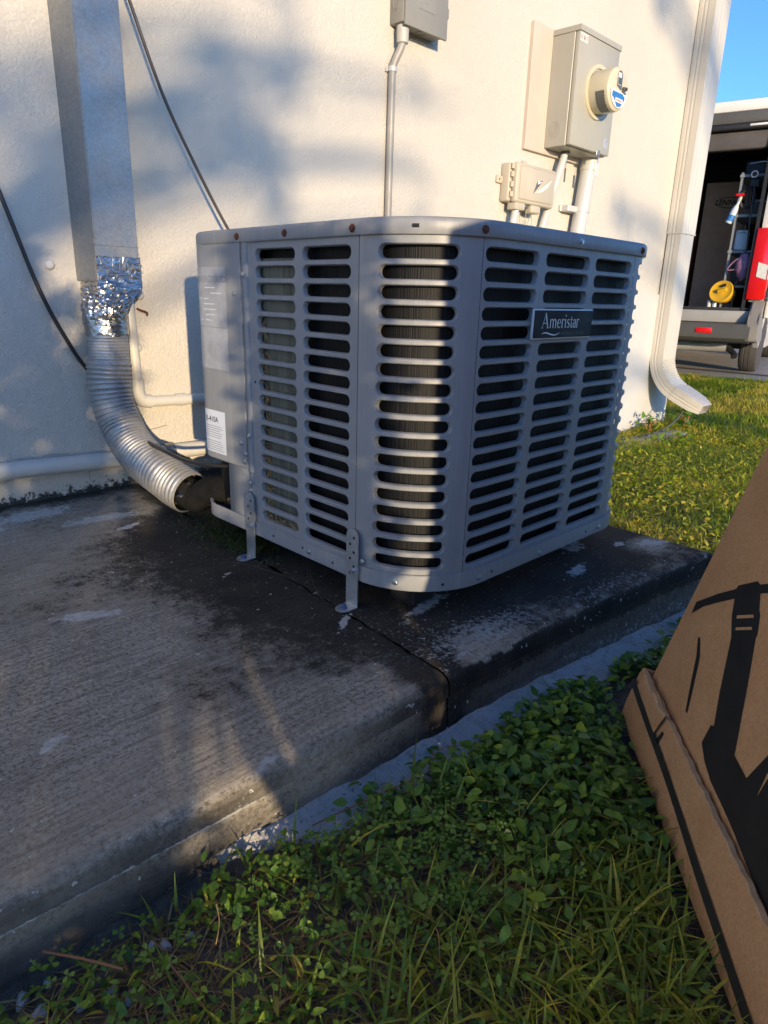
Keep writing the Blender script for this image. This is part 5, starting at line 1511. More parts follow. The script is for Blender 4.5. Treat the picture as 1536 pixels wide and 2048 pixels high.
# rear header above the opening (the barn doors stand wide open, one folded back along each side)
HD = thing('rear_header', '', '', tuple(VT @ Vector((0, VW / 2, 2.4))))
attach(HD, van)
vb((-0.01, 0.04, 2.58), (0.12, VW - 0.04, VH + 0.01), 'roof_edge', 'vanwhite', HD, 0.03)
vb((-0.03, 0.06, 2.47), (0.10, VW - 0.06, 2.582), 'header_frame', 'vangrey', HD, 0.02)
vb((-0.045, 0.10, 2.415), (0.08, VW - 0.10, 2.468), 'header_seal', 'black', HD, 0.015)
vb((0.02, 0.16, 2.24), (0.12, VW - 0.16, 2.414), 'header_trim', 'vandark', HD, 0.03)
vb((-0.05, 0.24, 2.435), (-0.044, 0.40, 2.455), 'marker_lamp', 'vanwhite', HD, 0.002)
for yy, sg in ((-0.075, 1), (VW + 0.02, -1)):
    dr = vb((0.10, yy, 0.62), (0.95, yy + 0.055, 2.50), 'barn_door', 'vanwhite', van, 0.02)
    vb((0.30, yy - 0.004 if sg > 0 else yy + 0.053, 1.55), (0.80, yy + 0.002 if sg > 0 else yy + 0.059, 2.25), 'door_window', 'glass', dr, 0.004)
    vb((0.02, yy + 0.01, 0.80), (0.12, yy + 0.045, 0.90), 'hinge', 'vansill', dr, 0.005)
    vb((0.02, yy + 0.01, 2.1), (0.12, yy + 0.045, 2.2), 'hinge', 'vansill', dr, 0.005)

# cargo
LT = VT
def cargo_box(name, lo, hi, label, group=None):
    t = thing(name, label, 'carton', tuple(VT @ Vector((lo[0], (lo[1] + hi[1]) / 2, lo[2]))), group)
    b_ = MB().box(lo, hi, 0.004, 1, mat=VT).build('carton_body', M['vanbox'], t)
    MB().box((lo[0] - 0.001, lo[1], hi[2] - 0.055), (lo[0] + 0.01, hi[1], hi[2] - 0.047), 0, 1, mat=VT).build('tape_edge', M['flute'], t)
    return t
cb1 = cargo_box('cargo_carton', (1.25, 0.42, FL + 0.002), (1.95, 0.92, 2.125), 'tall brown carton with an oval logo inside the van')
# logo: oval and lettering on the rear face (reads from behind the van: left in view is +y)
lx = 1.2485
cyy, czz = 0.643, 1.90
mb = MB()
ov = [(0.150 * math.cos(a), 0.062 * math.sin(a)) for a in np.linspace(0, 2 * math.pi, 41)]
for i in range(40):
    a, b_ = ov[i], ov[i + 1]
    q_ = [(a[0], a[1]), (b_[0], b_[1]), (b_[0] * 0.94, b_[1] * 0.86), (a[0] * 0.94, a[1] * 0.86)]
    mb.poly([VT @ Vector((lx, cyy - p[0], czz + p[1])) for p in q_], [(0, 1, 2, 3)])
mb.build('oval_logo', M['vanprint'], cb1, smooth=None)
vs, fs = text_mesh('LENNOX', 0.080, 0.002, 0.25, 'CENTER')
MB().poly([VT @ Vector((lx, cyy - a, czz - 0.024 + b_)) for a, b_, c in vs], fs).build('lettering', M['vanprint'], cb1, smooth=None)
cargo_box('cargo_carton', (1.30, 1.00, FL + 0.002), (1.95, 1.55, 1.60), 'second brown carton deeper in the van behind the downspout')
# shelf rack at the right of the opening
rk = thing('shelf_rack', 'pale steel shelf rack just inside the right of the van opening', 'rack', tuple(VT @ Vector((0.2, 0.3, FL))))
for x, y in ((0.16, 0.40), (0.16, 0.10), (0.85, 0.40), (0.85, 0.10)):
    MB().box((x, y, FL + 0.002), (x + 0.03, y + 0.03, 2.05), 0.003, 1, mat=VT).build('post', M['steel'], rk)
for z in (0.92, 1.27, 1.62, 2.0):
    MB().box((0.15, 0.09, z), (0.89, 0.44, z + 0.03), 0.004, 1, mat=VT).build('shelf', M['steel'], rk)
def lathe_v(name, p, axis, prof, mat, parent=None, n=20):
    ax = (VT.to_3x3() @ Vector(axis)).normalized()
    return MB().lathe(VT @ Vector(p), ax, prof, n).build(name, M[mat], parent)
sb = thing('spray_bottle', 'clear spray bottle with a blue label hanging on the van rack', 'bottle', tuple(VT @ Vector((0.10, 0.42, 1.2))))
ax_ = (0.0, 0.35, -1)
lathe_v('bottle_body', (0.10, 0.40, 1.77), ax_, [(0, 0.012), (0.03, 0.014), (0.06, 0.026), (0.09, 0.034), (0.21, 0.036), (0.22, 0.030)], 'bottle', sb)
lathe_v('blue_label', (0.10, 0.445, 1.64), ax_, [(0, 0.0355), (0.001, 0.0368), (0.06, 0.0368), (0.061, 0.0355)], 'blue', sb)
lathe_v('trigger_head', (0.10, 0.40, 1.77), (0, -0.2, 1), [(0, 0.016), (0.03, 0.018), (0.06, 0.014)], 'pvcwhite', sb, 10)
MB().box((0.06, 0.36, 1.815), (0.13, 0.44, 1.84), 0.006, 1, mat=VT).build('nozzle', M['red'], sb)
gg = thing('gauge_set', 'small round gauge with black hose on the van rack top', 'gauge', tuple(VT @ Vector((0.12, 0.30, 1.45))))
lathe_v('gauge_body', (0.13, 0.30, 2.02), (-1, 0, 0), [(0, 0.034), (0.02, 0.036), (0.028, 0.034)], 'vanwhite', gg)
lathe_v('gauge_face', (0.10, 0.30, 2.02), (-1, 0, 0), [(0, 0.022), (0.004, 0.020)], 'rust', gg)
MB().box((0.11, 0.24, 1.90), (0.16, 0.33, 1.98), 0.01, 1, mat=VT).build('manifold', M['black'], gg)
MB().tube([VT @ p for p in smooth_path([(0.10, 0.28, 1.92), (0.07, 0.27, 1.65), (0.09, 0.25, 1.25), (0.08, 0.29, 0.98), (0.10, 0.35, 0.85)], 6)], 0.009, 8).build('hose', M['black'], gg)
pb = thing('purple_bag', 'purple plastic bag hanging on the van rack', 'bag', tuple(VT @ Vector((0.1, 0.24, 0.95))))
vv = []
for i in range(18):
    t = i / 17
    for k in range(24):
        a = 2 * math.pi * k / 24
        r = 0.075 * math.sin(math.pi * min(0.98, 0.12 + 0.86 * t)) ** 0.6 * (1 + 0.22 * (fbm(np.array([a * 2.0]), np.array([t * 5]), 71, 3)[0] - 0.5) * 2)
        vv.append(tuple(VT @ Vector((0.10 + r * math.cos(a) * 0.7, 0.25 + r * math.sin(a), 1.26 - 0.27 * t))))
np_mesh('bag_body', vv, [(i * 24 + k, i * 24 + (k + 1) % 24, (i + 1) * 24 + (k + 1) % 24, (i + 1) * 24 + k) for i in range(17) for k in range(24)], M['purple'], pb, smooth=60)
MB().tube([VT @ p for p in smooth_path([(0.09, 0.22, 1.24), (0.08, 0.33, 1.20), (0.08, 0.40, 1.10), (0.09, 0.30, 1.11)], 6)], 0.006, 6).build('handle', M['purple'], pb)
ys_ = thing('yellow_reel', 'yellow plastic reel with a handle slot inside the van', 'reel', tuple(VT @ Vector((0.08, 0.42, 0.66))))
axr = (-0.9, 0.25, 0.35)
lathe_v('reel_disc', (0.10, 0.42, 0.875), axr, [(0, 0.06), (0.0, 0.118), (0.012, 0.122), (0.026, 0.116), (0.020, 0.095), (0.014, 0.05), (0.020, 0.03)], 'yellow', ys_, 28)
lathe_v('reel_core', (0.10, 0.40, 0.865), (0.9, -0.25, -0.2), [(0, 0.10), (0.10, 0.09), (0.11, 0.05)], 'yellow', ys_, 20)
d3 = (VT.to_3x3() @ Vector(axr)).normalized()
cc = VT @ Vector((0.10, 0.42, 0.875)) + d3 * 0.026
sd = Vector((0, 0, 1)).cross(d3).normalized(); u3 = d3.cross(sd)
MB().tube([cc - sd * 0.02 + u3 * 0.055 - d3 * 0.012, cc + sd * 0.03 + u3 * 0.075 - d3 * 0.012], 0.017, 10).build('handle_slot', M['dark'], ys_)
MB().tube([cc - u3 * 0.005 - sd * 0.03, cc + u3 * 0.02 + sd * 0.05], 0.020, 10).build('handle_grip', M['yellow'], ys_)
for i, (yy, lab) in enumerate(((0.53, 'left pale can standing on the van floor'), (0.475, 'right bluish can standing on the van floor'))):
    o = lathe_v('small_can', (0.12, yy, FL + 0.001), (0, 0, 1), [(0, 0.022), (0.085, 0.022), (0.09, 0.016)], 'pvcwhite' if i == 0 else 'bottle')
    tag(o, lab, 'can', 'cans on the van floor')

for nm, lab, lo, hi, mt, ct in (('tool_case', 'grey plastic tool case on the upper van shelf', (0.20, 0.12, 1.652), (0.55, 0.30, 1.80), 'vangrey', 'tool case'),
                                ('white_jug', 'white plastic jug on the middle van shelf', (0.18, 0.26, 1.302), (0.32, 0.39, 1.50), 'bottle', 'jug'),
                                ('parts_bin', 'dark parts bin on the top van shelf', (0.18, 0.10, 2.032), (0.60, 0.40, 2.16), 'black', 'bin'),
                                ('orange_case', 'small rust coloured case on the middle van shelf', (0.18, 0.11, 1.302), (0.40, 0.22, 1.42), 'rust', 'case'),
                                ('tool_bag', 'dark tool bag on the lowest van shelf', (0.20, 0.10, 0.952), (0.6, 0.38, 1.16), 'vandark', 'bag')):
    t = thing(nm, lab, ct, tuple(VT @ Vector((lo[0], (lo[1] + hi[1]) / 2, lo[2]))))
    MB().box(lo, hi, 0.015, 2, mat=VT).build('body', M[mt], t)
    MB().tube([VT @ Vector((lo[0] - 0.004, lo[1] + 0.03, hi[2] - 0.03)), VT @ Vector((lo[0] - 0.02, (lo[1] + hi[1]) / 2, hi[2] - 0.02)), VT @ Vector((lo[0] - 0.004, hi[1] - 0.03, hi[2] - 0.03))], 0.006, 6).build('handle', M['screw'], t)
coil_o = MB().tube([VT @ Vector((0.13 + 0.004 * math.sin(a * 3), 0.33 + 0.07 * math.cos(a), 1.78 + 0.09 * math.sin(a) + 0.002 * a)) for a in np.linspace(0, 6 * math.pi, 70)], 0.006, 6).build('hose_coil', M['black'])
tag(coil_o, 'coil of thin black hose hanging on the van rack', 'hose')

# ------------------------------------------------------------------ neighbour house far behind the van
nb = thing('neighbour_house', 'pale neighbouring house seen above the van roof', 'house', (27, 9, DZ))
MB().box((24, 2, DZ - 0.05), (34, 16, 5.2)).build('wall', M['neighbour'], nb)
MB().prism([(23.4, 1.4, 5.2), (23.4, 16.6, 5.2), (29, 9, 5.9)], (11, 0, 0)).build('roof', M['neighbour'], nb)
for yy in (4, 7.5, 11):
    w = MB().box((23.97, yy, 2.6), (24.02, yy + 1.2, 4.0)).build('window', M['glass'], nb)
    MB().box((23.95, yy - 0.08, 2.52), (23.99, yy + 1.28, 2.6)).build('window_sill', M['vanwhite'], w)

# ------------------------------------------------------------------ vegetation
def rot_mats(yaw, pitch, roll):
    cy, sy, cp, sp, cr_, sr_ = np.cos(yaw), np.sin(yaw), np.cos(pitch), np.sin(pitch), np.cos(roll), np.sin(roll)
    R = np.zeros((len(yaw), 3, 3))
    R[:, 0, 0] = cy * cp; R[:, 0, 1] = cy * sp * sr_ - sy * cr_; R[:, 0, 2] = cy * sp * cr_ + sy * sr_
    R[:, 1, 0] = sy * cp; R[:, 1, 1] = sy * sp * sr_ + cy * cr_; R[:, 1, 2] = sy * sp * cr_ - cy * sr_
    R[:, 2, 0] = -sp; R[:, 2, 1] = cp * sr_; R[:, 2, 2] = cp * cr_
    return R
def scatter(name, tv, tf, pos, R, size, tint, mat, parent=None, smooth=None):
    n = len(pos); k = len(tv)
    v = np.einsum('nij,kj->nki', R, tv) * size[:, None, None] + pos[:, None, :]
    f = (tf[None] + (np.arange(n) * k)[:, None, None]).reshape(-1, tf.shape[1])
    return np_mesh(name, v.reshape(-1, 3), f, mat, parent, smooth=smooth, attrs=dict(tint=np.repeat(np.clip(tint, 0, 1), k)))
def leaf_template(w=0.5, fold=0.12, curl=0.25, n=5):
    """leaf along +x, unit length"""
    t = np.linspace(0, 1, n)
    hw = w / 2 * np.sin(np.pi * np.clip(t, 0.0, 1) ** 0.72) ** 0.9
    hw[0] = 0.015; hw[-1] = 0.004
    v = []
    for i in range(n):
        z = -curl * t[i] ** 2
        v += [(t[i], hw[i], z + fold * hw[i] * 2), (t[i], 0, z), (t[i], -hw[i], z + fold * hw[i] * 2)]
    f = []
    for i in range(n - 1):
        a = i * 3
        f += [(a, a + 1, a + 4, a + 3), (a + 1, a + 2, a + 5, a + 4)]
    return np.array(v), np.array(f)
def clover_template():
    v, f = [], []
    for k in range(3):
        a = 2 * math.pi * k / 3
        ca, sa = math.cos(a), math.sin(a)
        pts = [(0.05, 0, 0), (0.35, 0.24, 0.07), (0.75, 0.36, 0.06), (1.0, 0.20, 0.0), (0.90, 0.0, -0.03), (1.0, -0.20, 0.0), (0.75, -0.36, 0.06), (0.35, -0.24, 0.07), (0.55, 0, -0.02)]
        b_ = len(v)
        v += [(x * ca - y * sa, x * sa + y * ca, z) for x, y, z in pts]
        f += [(b_, b_ + 1, b_ + 2, b_ + 8), (b_ + 8, b_ + 2, b_ + 3, b_ + 4), (b_ + 8, b_ + 4, b_ + 5, b_ + 6), (b_, b_ + 8, b_ + 6, b_ + 7)]
    return np.array(v, float), np.array(f)
def blades(name, base, height, lean, yaw, width, tint, mat, seg=4):
    """curved tapering strips; lean = horizontal reach / height"""
    n = len(base)
    s = np.linspace(0, 1, seg + 1)
    dx = np.cos(yaw); dy = np.sin(yaw)
    px_, py_ = -np.sin(yaw), np.cos(yaw)
    tw = rng.uniform(-0.6, 0.6, n)
    V = np.zeros((n, seg + 1, 2, 3))
    for i, t in enumerate(s):
        reach = height * lean * (0.35 * t + 0.65 * t * t)
        z = height * (t - 0.28 * lean * t * t)
        w = width * (1 - t ** 1.8) * 0.5 * (0.7 + 0.6 * min(t * 3, 1) * (1 - 0.4 * t)) + 0.00015
        ca, sa = np.cos(tw * t), np.sin(tw * t)
        ox = (px_ * ca + dx * sa * 0.5) * w; oy = (py_ * ca + dy * sa * 0.5) * w; oz = sa * w * 0.6
        c = np.stack([base[:, 0] + dx * reach, base[:, 1] + dy * reach, base[:, 2] + z], -1)
        V[:, i, 0] = c + np.stack([ox, oy, oz], -1)
        V[:, i, 1] = c - np.stack([ox, oy, oz], -1)
    k = (seg + 1) * 2
    tf = np.array([(2 * i, 2 * i + 1, 2 * i + 3, 2 * i + 2) for i in range(seg)])
    f = (tf[None] + (np.arange(n) * k)[:, None, None]).reshape(-1, 4)
    return np_mesh(name, V.reshape(-1, 3), f, mat, None, smooth=None, attrs=dict(tint=np.repeat(np.clip(tint, 0, 1), k)))

LT5 = leaf_template()
LTN = leaf_template(0.30, 0.15, 0.35)
LTW = leaf_template(0.56, 0.12, 0.28, 6)
CL = clover_template()

def front_of_pad(x, y, gap=0.0):
    """lawn mask: in front of the pad and mortar or right of it"""
    strip = sstep(0.38, 0.46, x) * (0.044 + 0.04 * (fbm(x * 13, x * 0 + 2, 89, 3) - 0.5) * 2 * sstep(0.45, 0.7, x))
    foot = y_edge(np.clip(x, -2, 1.6)) - 0.036 - strip - gap - 0.022 * sstep(0.5, 0.42, x)
    return ((y < foot) | (x > 1.585)) & (y < np.where(x < CX, WALL - 0.02, 99))
def outside_carton(x, y):
    rx = (x - Bc.x) * ndir.x + (y - Bc.y) * ndir.y           # distance into the carton
    al = -((x - Bc.x) * bdir.x + (y - Bc.y) * bdir.y)        # along it
    return ~((rx > -0.016 - 0.02 * rng.uniform(0, 1, np.shape(x))) & (rx < 0.72) & (al > -0.14) & (al < 0.95))
def sample(n, x0, x1, y0, y1, dens=None, gap=0.0):
    x = rng.uniform(x0, x1, n); y = rng.uniform(y0, y1, n)
    ok = front_of_pad(x, y, gap) & outside_carton(x, y)
    if dens is not None:
        ok &= rng.uniform(0, 1, n) < dens(x, y)
    return x[ok], y[ok]
def up3(x, y, dz=0.0):
    return np.stack([x, y, zg(x, y) + dz], -1)

# zones in front of the pad -----------------------------------------------------------
# distance from the slab foot decides: broad-leaved cover close in and to the right, clover in the middle, grass near the viewer
def foot_d(x, y): return y_edge(np.clip(x, -2, 1.6)) - 0.095 - y
def z_leaf(x, y):
    d = foot_d(x, y)
    k = sstep(0.42, 0.72, x + 0.25 * (fbm(x * 9, y * 9, 81, 3) - 0.5)) * sstep(0.30 + 0.10 * (x - 0.6), 0.16, d + 0.12 * (fbm(x * 11, y * 11, 83, 3) - 0.5))
    return np.clip(k, 0, 1)
def z_clover(x, y):
    d = foot_d(x, y)
    return np.exp(-((x - 0.50) / 0.13) ** 2) * sstep(0.26, 0.08, d + 0.15 * (fbm(x * 10, y * 10, 85, 3) - 0.5)) + 0.35 * np.exp(-((x - 0.14) / 0.10) ** 2 - (d / 0.10) ** 2)
def z_bare(x, y):
    return sstep(0.50, 0.62, fbm(x * 7 + 3, y * 7, 87, 4)) * sstep(0.75, 0.35, x) * sstep(0.22, 0.02, foot_d(x, y))

# 1 weed leaves
x, y = sample(19000, 0.25, 1.62, -0.12, 0.62, z_leaf, 0.004)
n = len(x)
hgt = 0.012 + 0.034 * rng.beta(2, 2, n) * (0.6 + 0.8 * fbm(x * 8, y * 8, 91, 3))
size = rng.uniform(0.007, 0.025, n)
R = rot_mats(rng.uniform(0, 2 * np.pi, n), rng.normal(-0.05, 0.42, n), rng.normal(0, 0.35, n))
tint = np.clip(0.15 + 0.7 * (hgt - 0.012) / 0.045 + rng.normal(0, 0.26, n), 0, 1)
half = rng.uniform(0, 1, n) < 0.55
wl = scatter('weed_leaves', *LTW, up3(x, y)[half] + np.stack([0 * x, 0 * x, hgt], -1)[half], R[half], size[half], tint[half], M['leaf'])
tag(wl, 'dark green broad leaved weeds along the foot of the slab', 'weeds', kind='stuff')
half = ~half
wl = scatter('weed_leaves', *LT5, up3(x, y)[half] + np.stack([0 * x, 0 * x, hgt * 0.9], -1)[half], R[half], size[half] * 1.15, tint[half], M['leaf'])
tag(wl, 'dark green narrower leaved weeds mixed among the broad leaves', 'weeds', kind='stuff')
# trailing sprigs that climb onto the mortar
sx, sy = [], []
for cx_, cy_, r_, m_ in ((0.50, 0.515, 0.025, 26), (0.63, 0.50, 0.030, 40), (0.78, 0.485, 0.035, 55), (0.92, 0.478, 0.03, 45), (1.10, 0.462, 0.035, 50), (0.27, 0.515, 0.03, 30), (0.33, 0.505, 0.03, 30)):
    sx += list(rng.normal(cx_, r_, m_)); sy += list(rng.normal(cy_, r_ * 0.5, m_))
sx = np.array(sx); sy = np.array(sy); n = len(sx)
R = rot_mats(rng.uniform(0, 2 * np.pi, n), rng.normal(-0.05, 0.4, n), rng.normal(0, 0.3, n))
o = scatter('weed_sprigs', *LTW, up3(sx, sy, 0.008) + np.stack([0 * sx, 0 * sx, rng.uniform(0, 0.022, n)], -1), R, rng.uniform(0.012, 0.021, n), rng.uniform(0.2, 0.9, n), M['leaf'])
tag(o, 'leafy sprigs creeping onto the pale mortar strip', 'weeds', kind='stuff')
# stems under the leaves
x, y = sample(2600, 0.25, 1.62, -0.12, 0.62, z_leaf, 0.004); n = len(x)
o = blades('weed_stems', up3(x, y), rng.uniform(0.02, 0.045, n), rng.uniform(0.3, 1.4, n), rng.uniform(0, 2 * np.pi, n), rng.uniform(0.001, 0.0018, n), rng.uniform(0, 0.7, n), M['leaf'])
tag(o, 'thin stems of the low weeds by the slab', 'weeds', kind='stuff')
# 2 clover
x, y = sample(8500, 0.0, 1.2, 0.0, 0.62, z_clover, 0.002); n = len(x)
hgt = 0.014 + 0.026 * rng.beta(2, 2, n)
R = rot_mats(rng.uniform(0, 2 * np.pi, n), rng.normal(0, 0.28, n), rng.normal(0, 0.28, n))
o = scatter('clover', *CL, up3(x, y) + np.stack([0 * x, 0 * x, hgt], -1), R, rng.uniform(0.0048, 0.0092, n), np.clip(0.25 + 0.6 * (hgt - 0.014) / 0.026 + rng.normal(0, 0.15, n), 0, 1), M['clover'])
tag(o, 'bright green clover patch near the sunlit slab corner', 'clover', kind='stuff')
# 3 small mixed leaves across the near lawn
def z_mix(x, y): return np.clip(0.75 - 0.6 * z_leaf(x, y) - 0.55 * z_bare(x, y), 0, 1) * (0.35 + 0.65 * sstep(0.4, 0.6, fbm(x * 12, y * 12, 95, 3)))
x, y = sample(24000, -0.10, 1.5, -0.15, 0.60, z_mix, 0.0); n = len(x)
hgt = 0.006 + 0.024 * rng.beta(1.5, 2.5, n)
R = rot_mats(rng.uniform(0, 2 * np.pi, n), rng.normal(-0.1, 0.45, n), rng.normal(0, 0.35, n))
yel = rng.uniform(0, 1, n) < 0.10
o = scatter('small_weeds', *LT5, (up3(x, y) + np.stack([0 * x, 0 * x, hgt], -1))[~yel], R[~yel], rng.uniform(0.007, 0.016, n)[~yel], rng.uniform(0, 1, n)[~yel], M['leaf'])
tag(o, 'small mixed weed leaves between the near grass blades', 'weeds', kind='stuff')
o = scatter('yellowed_leaves', *LTN, (up3(x, y) + np.stack([0 * x, 0 * x, hgt], -1))[yel], R[yel], rng.uniform(0.010, 0.024, n)[yel], rng.uniform(0, 1, n)[yel], M['yleaf'])
tag(o, 'scattered yellowing leaves in the near grass', 'leaves', kind='stuff')
# 4 near grass
def z_grass(x, y):
    d = foot_d(x, y)
    g = 0.12 + 0.88 * sstep(0.04, 0.30, d + 0.18 * (fbm(x * 6, y * 6, 97, 4) - 0.5))
    return np.clip(g * (1 - 0.65 * z_leaf(x, y)) * (1 - 0.6 * z_bare(x, y)), 0, 1)
x, y = sample(26000, -0.15, 1.6, -0.25, 0.62, z_grass, 0.0); n = len(x)
big = rng.uniform(0, 1, n) ** 2
h = 0.020 + 0.052 * big * (0.5 + 0.8 * fbm(x * 5, y * 5, 99, 3))
o = blades('near_grass', up3(x, y, -0.003), h, rng.uniform(0.3, 1.7, n), rng.uniform(0, 2 * np.pi, n), rng.uniform(0.0016, 0.0052, n), rng.beta(2, 2.2, n), M['grass'], 5)
tag(o, 'long dark grass blades in the shaded foreground', 'grass', kind='stuff')
x, y = sample(18000, -0.15, 1.6, -0.25, 0.62, None, 0.0); n = len(x)
o = blades('dry_grass', up3(x, y, 0.001), rng.uniform(0.006, 0.022, n), rng.uniform(1.2, 4.0, n), rng.uniform(0, 2 * np.pi, n), rng.uniform(0.0008, 0.0022, n), rng.beta(1.6, 2, n), M['dry'], 4)
tag(o, 'dry brown thatch under the near grass', 'dry grass', kind='stuff')

# lawn to the right and beyond the pad -------------------------------------------------------
def lawn_patch(nm, n, x0, x1, y0, y1, hs, ws, lab, mat='lawn', pw=1.0):
    x, y = sample(n, x0, x1, y0, y1)
    n = len(x)
    patch = fbm(x * 2.6, y * 2.6, 103, 4)
    h = rng.uniform(*hs, n) * (0.65 + 0.8 * fbm(x * 4, y * 4, 105, 3))
    tint = np.clip(0.15 + 1.0 * sstep(0.42, 0.66, patch) * 0.75 + rng.normal(0, 0.17, n), 0, 1)
    o = blades(nm, up3(x, y, -0.004), h, rng.uniform(0.3, 1.8, n), rng.uniform(0, 2 * np.pi, n), rng.uniform(*ws, n), tint, M[mat], 3)
    return tag(o, lab, 'grass', kind='stuff')
lawn_patch('lawn_grass', 60000, 1.45, 4.0, -0.6, 1.84, (0.020, 0.050), (0.002, 0.0048), 'sunlit lawn grass to the right of the slab')
lawn_patch('far_lawn_grass', 75000, 4.0, 7.75, -0.8, 4.2, (0.035, 0.065), (0.004, 0.009), 'bright grass between the downspout and the driveway')
x, y = sample(22000, 1.45, 4.6, -0.5, 1.84); n = len(x)
keep = rng.uniform(0, 1, n) < 0.25 + 0.75 * sstep(0.45, 0.6, fbm(x * 5, y * 5, 107, 3)); x, y = x[keep], y[keep]; n = len(x)
R = rot_mats(rng.uniform(0, 2 * np.pi, n), rng.normal(-0.1, 0.5, n), rng.normal(0, 0.4, n))
o = scatter('lawn_weeds', *LT5, up3(x, y, 0.012) + np.stack([0 * x, 0 * x, rng.uniform(0, 0.018, n)], -1), R, rng.uniform(0.012, 0.026, n), rng.uniform(0.3, 1, n), M['lawn'])
tag(o, 'leafy weeds through the sunlit lawn', 'weeds', kind='stuff')
x, y = sample(9000, 1.5, 4.8, -0.4, 1.84); n = len(x)
keep = fbm(x * 3 + 5, y * 3, 109, 4) > 0.5; x, y = x[keep], y[keep]; n = len(x)
o = blades('lawn_thatch', up3(x, y, 0.004), rng.uniform(0.015, 0.035, n), rng.uniform(1.0, 3.5, n), rng.uniform(0, 2 * np.pi, n), rng.uniform(0.002, 0.004, n), rng.beta(2, 2, n), M['dry'], 3)
tag(o, 'dry straw patches in the sunlit lawn', 'dry grass', kind='stuff')
# plants at the wall foot by the downspout
def clump(name, lab, c, r, hh, n, sz, mat='leaf', tpl=LT5, tint=(0.2, 0.9)):
    t = thing(name, lab, 'plant', (c[0], c[1], float(zg(c[0], c[1]))))
    p = np.stack([rng.normal(c[0], r, n), rng.normal(c[1], r * 0.5, n), float(zg(c[0], c[1])) + hh * rng.beta(1.6, 1.6, n)], -1)
    R = rot_mats(rng.uniform(0, 2 * np.pi, n), rng.normal(-0.1, 0.5, n), rng.normal(0, 0.4, n))
    scatter('leaves', *tpl, p, R, rng.uniform(*sz, n), rng.uniform(*tint, n), M[mat], t)
    mb_ = MB()
    for k in range(6):
        a = random.uniform(0, 6.28)
        b0 = Vector((c[0], c[1], float(zg(c[0], c[1])) - 0.01))
        mb_.tube([b0, b0 + Vector((math.cos(a) * r * 0.7, math.sin(a) * r * 0.4, hh * 0.8))], 0.003, 5)
    mb_.build('stems', M['twig'], t)
clump('wall_foot_weed', 'leafy weed at the wall foot left of the downspout', (3.98, 1.74), 0.06, 0.12, 50, (0.03, 0.06), tint=(0.4, 1))
clump('wall_foot_weed', 'tuft of weeds under the downspout elbow', (4.28, 1.66), 0.07, 0.13, 70, (0.03, 0.06), tint=(0.2, 0.8))
clump('wall_foot_weed', 'low weed in front of the edging strip', (3.75, 1.50), 0.09, 0.07, 60, (0.03, 0.05), tint=(0.3, 0.9))
# moss under the left strap and straw by the pipe
mx = np.concatenate([rng.normal(0.778, 0.022, 1600), rng.normal(0.80, 0.05, 900)]); my = np.concatenate([rng.normal(1.235, 0.05, 1600), rng.normal(1.33, 0.09, 900)])
ok = (mx > 0.70) & (mx < 0.95); mx, my = mx[ok], my[ok]; n = len(mx)
o = blades('moss', np.stack([mx, my, np.full(n, -0.001)], -1), rng.uniform(0.003, 0.014, n), rng.uniform(0.2, 2.0, n), rng.uniform(0, 6.28, n), rng.uniform(0.0012, 0.003, n), rng.beta(2, 2, n), M['moss'], 3)
tag(o, 'green moss on the slab under the left of the unit', 'moss', kind='stuff')

# sticks, pebbles
def stick(pts, r, lab, mat='twig'):
    P_ = [(x, y, float(zg(x, y)) + dz) for x, y, dz in pts]
    return tag(MB().tube(smooth_path(P_, 5), r, 6).build('stick', M[mat]), lab, 'stick')
stick([(0.118, 0.560, 0.030), (0.140, 0.530, 0.030), (0.166, 0.494, 0.028)], 0.0014, 'reddish brown stick lying in the weeds at lower left')
stick([(0.42, 0.53, 0.016), (0.52, 0.507, 0.024), (0.62, 0.495, 0.020), (0.67, 0.488, 0.014)], 0.0010, 'long brown stem lying along the mortar strip')
stick([(0.395, 0.30, 0.005), (0.397, 0.305, 0.045), (0.398, 0.31, 0.055)], 0.0007, 'upright thin red stem in the near grass')
stick([(0.246, 0.465, 0.02), (0.250, 0.462, 0.05), (0.252, 0.47, 0.065)], 0.0006, 'upright dry straw near the slab foot at left', 'debris')
stick([(0.60, 0.50, 0.02), (0.64, 0.515, 0.03), (0.70, 0.50, 0.022), (0.73, 0.49, 0.02)], 0.0008, 'curled twig resting on the mortar strip')
stick([(0.20, 0.47, 0.03), (0.205, 0.445, 0.02), (0.21, 0.42, 0.012)], 0.0007, 'short red needle in the weeds at lower left')
pebs = [(0.075, 0.570, 0.010), (0.092, 0.545, 0.012), (0.115, 0.548, 0.008), (0.155, 0.500, 0.009), (0.165, 0.482, 0.010), (0.10, 0.522, 0.011), (0.215, 0.510, 0.010), (0.240, 0.505, 0.008), (0.205, 0.520, 0.006), (0.36, 0.515, 0.010), (0.39, 0.507, 0.008), (0.128, 0.505, 0.007), (0.80, 0.475, 0.011), (0.84, 0.472, 0.014)]
PEB_LAB = dict(zip(pebs, ['leftmost pale pebble in the bare soil at the lower left corner', 'larger grey pebble beside the leftmost one', 'small pebble just above the reddish stick', 'pebble at the right end of the reddish stick', 'pebble below the right end of the reddish stick',
    'pebble under the left part of the reddish stick', 'upper pale stone in the gap among the weeds at left', 'right stone in the gap among the weeds at left', 'smallest stone in the gap among the weeds at left', 'pebble at the left end of the mortar strip', 'smaller pebble at the left end of the mortar strip', 'tiny pebble in the soil below the stick', 'rounded stone in the weeds by the mortar strip', 'biggest rounded stone in the weeds by the mortar strip']))
bmp = bmesh.new(); bmesh.ops.create_icosphere(bmp, subdivisions=2, radius=1)
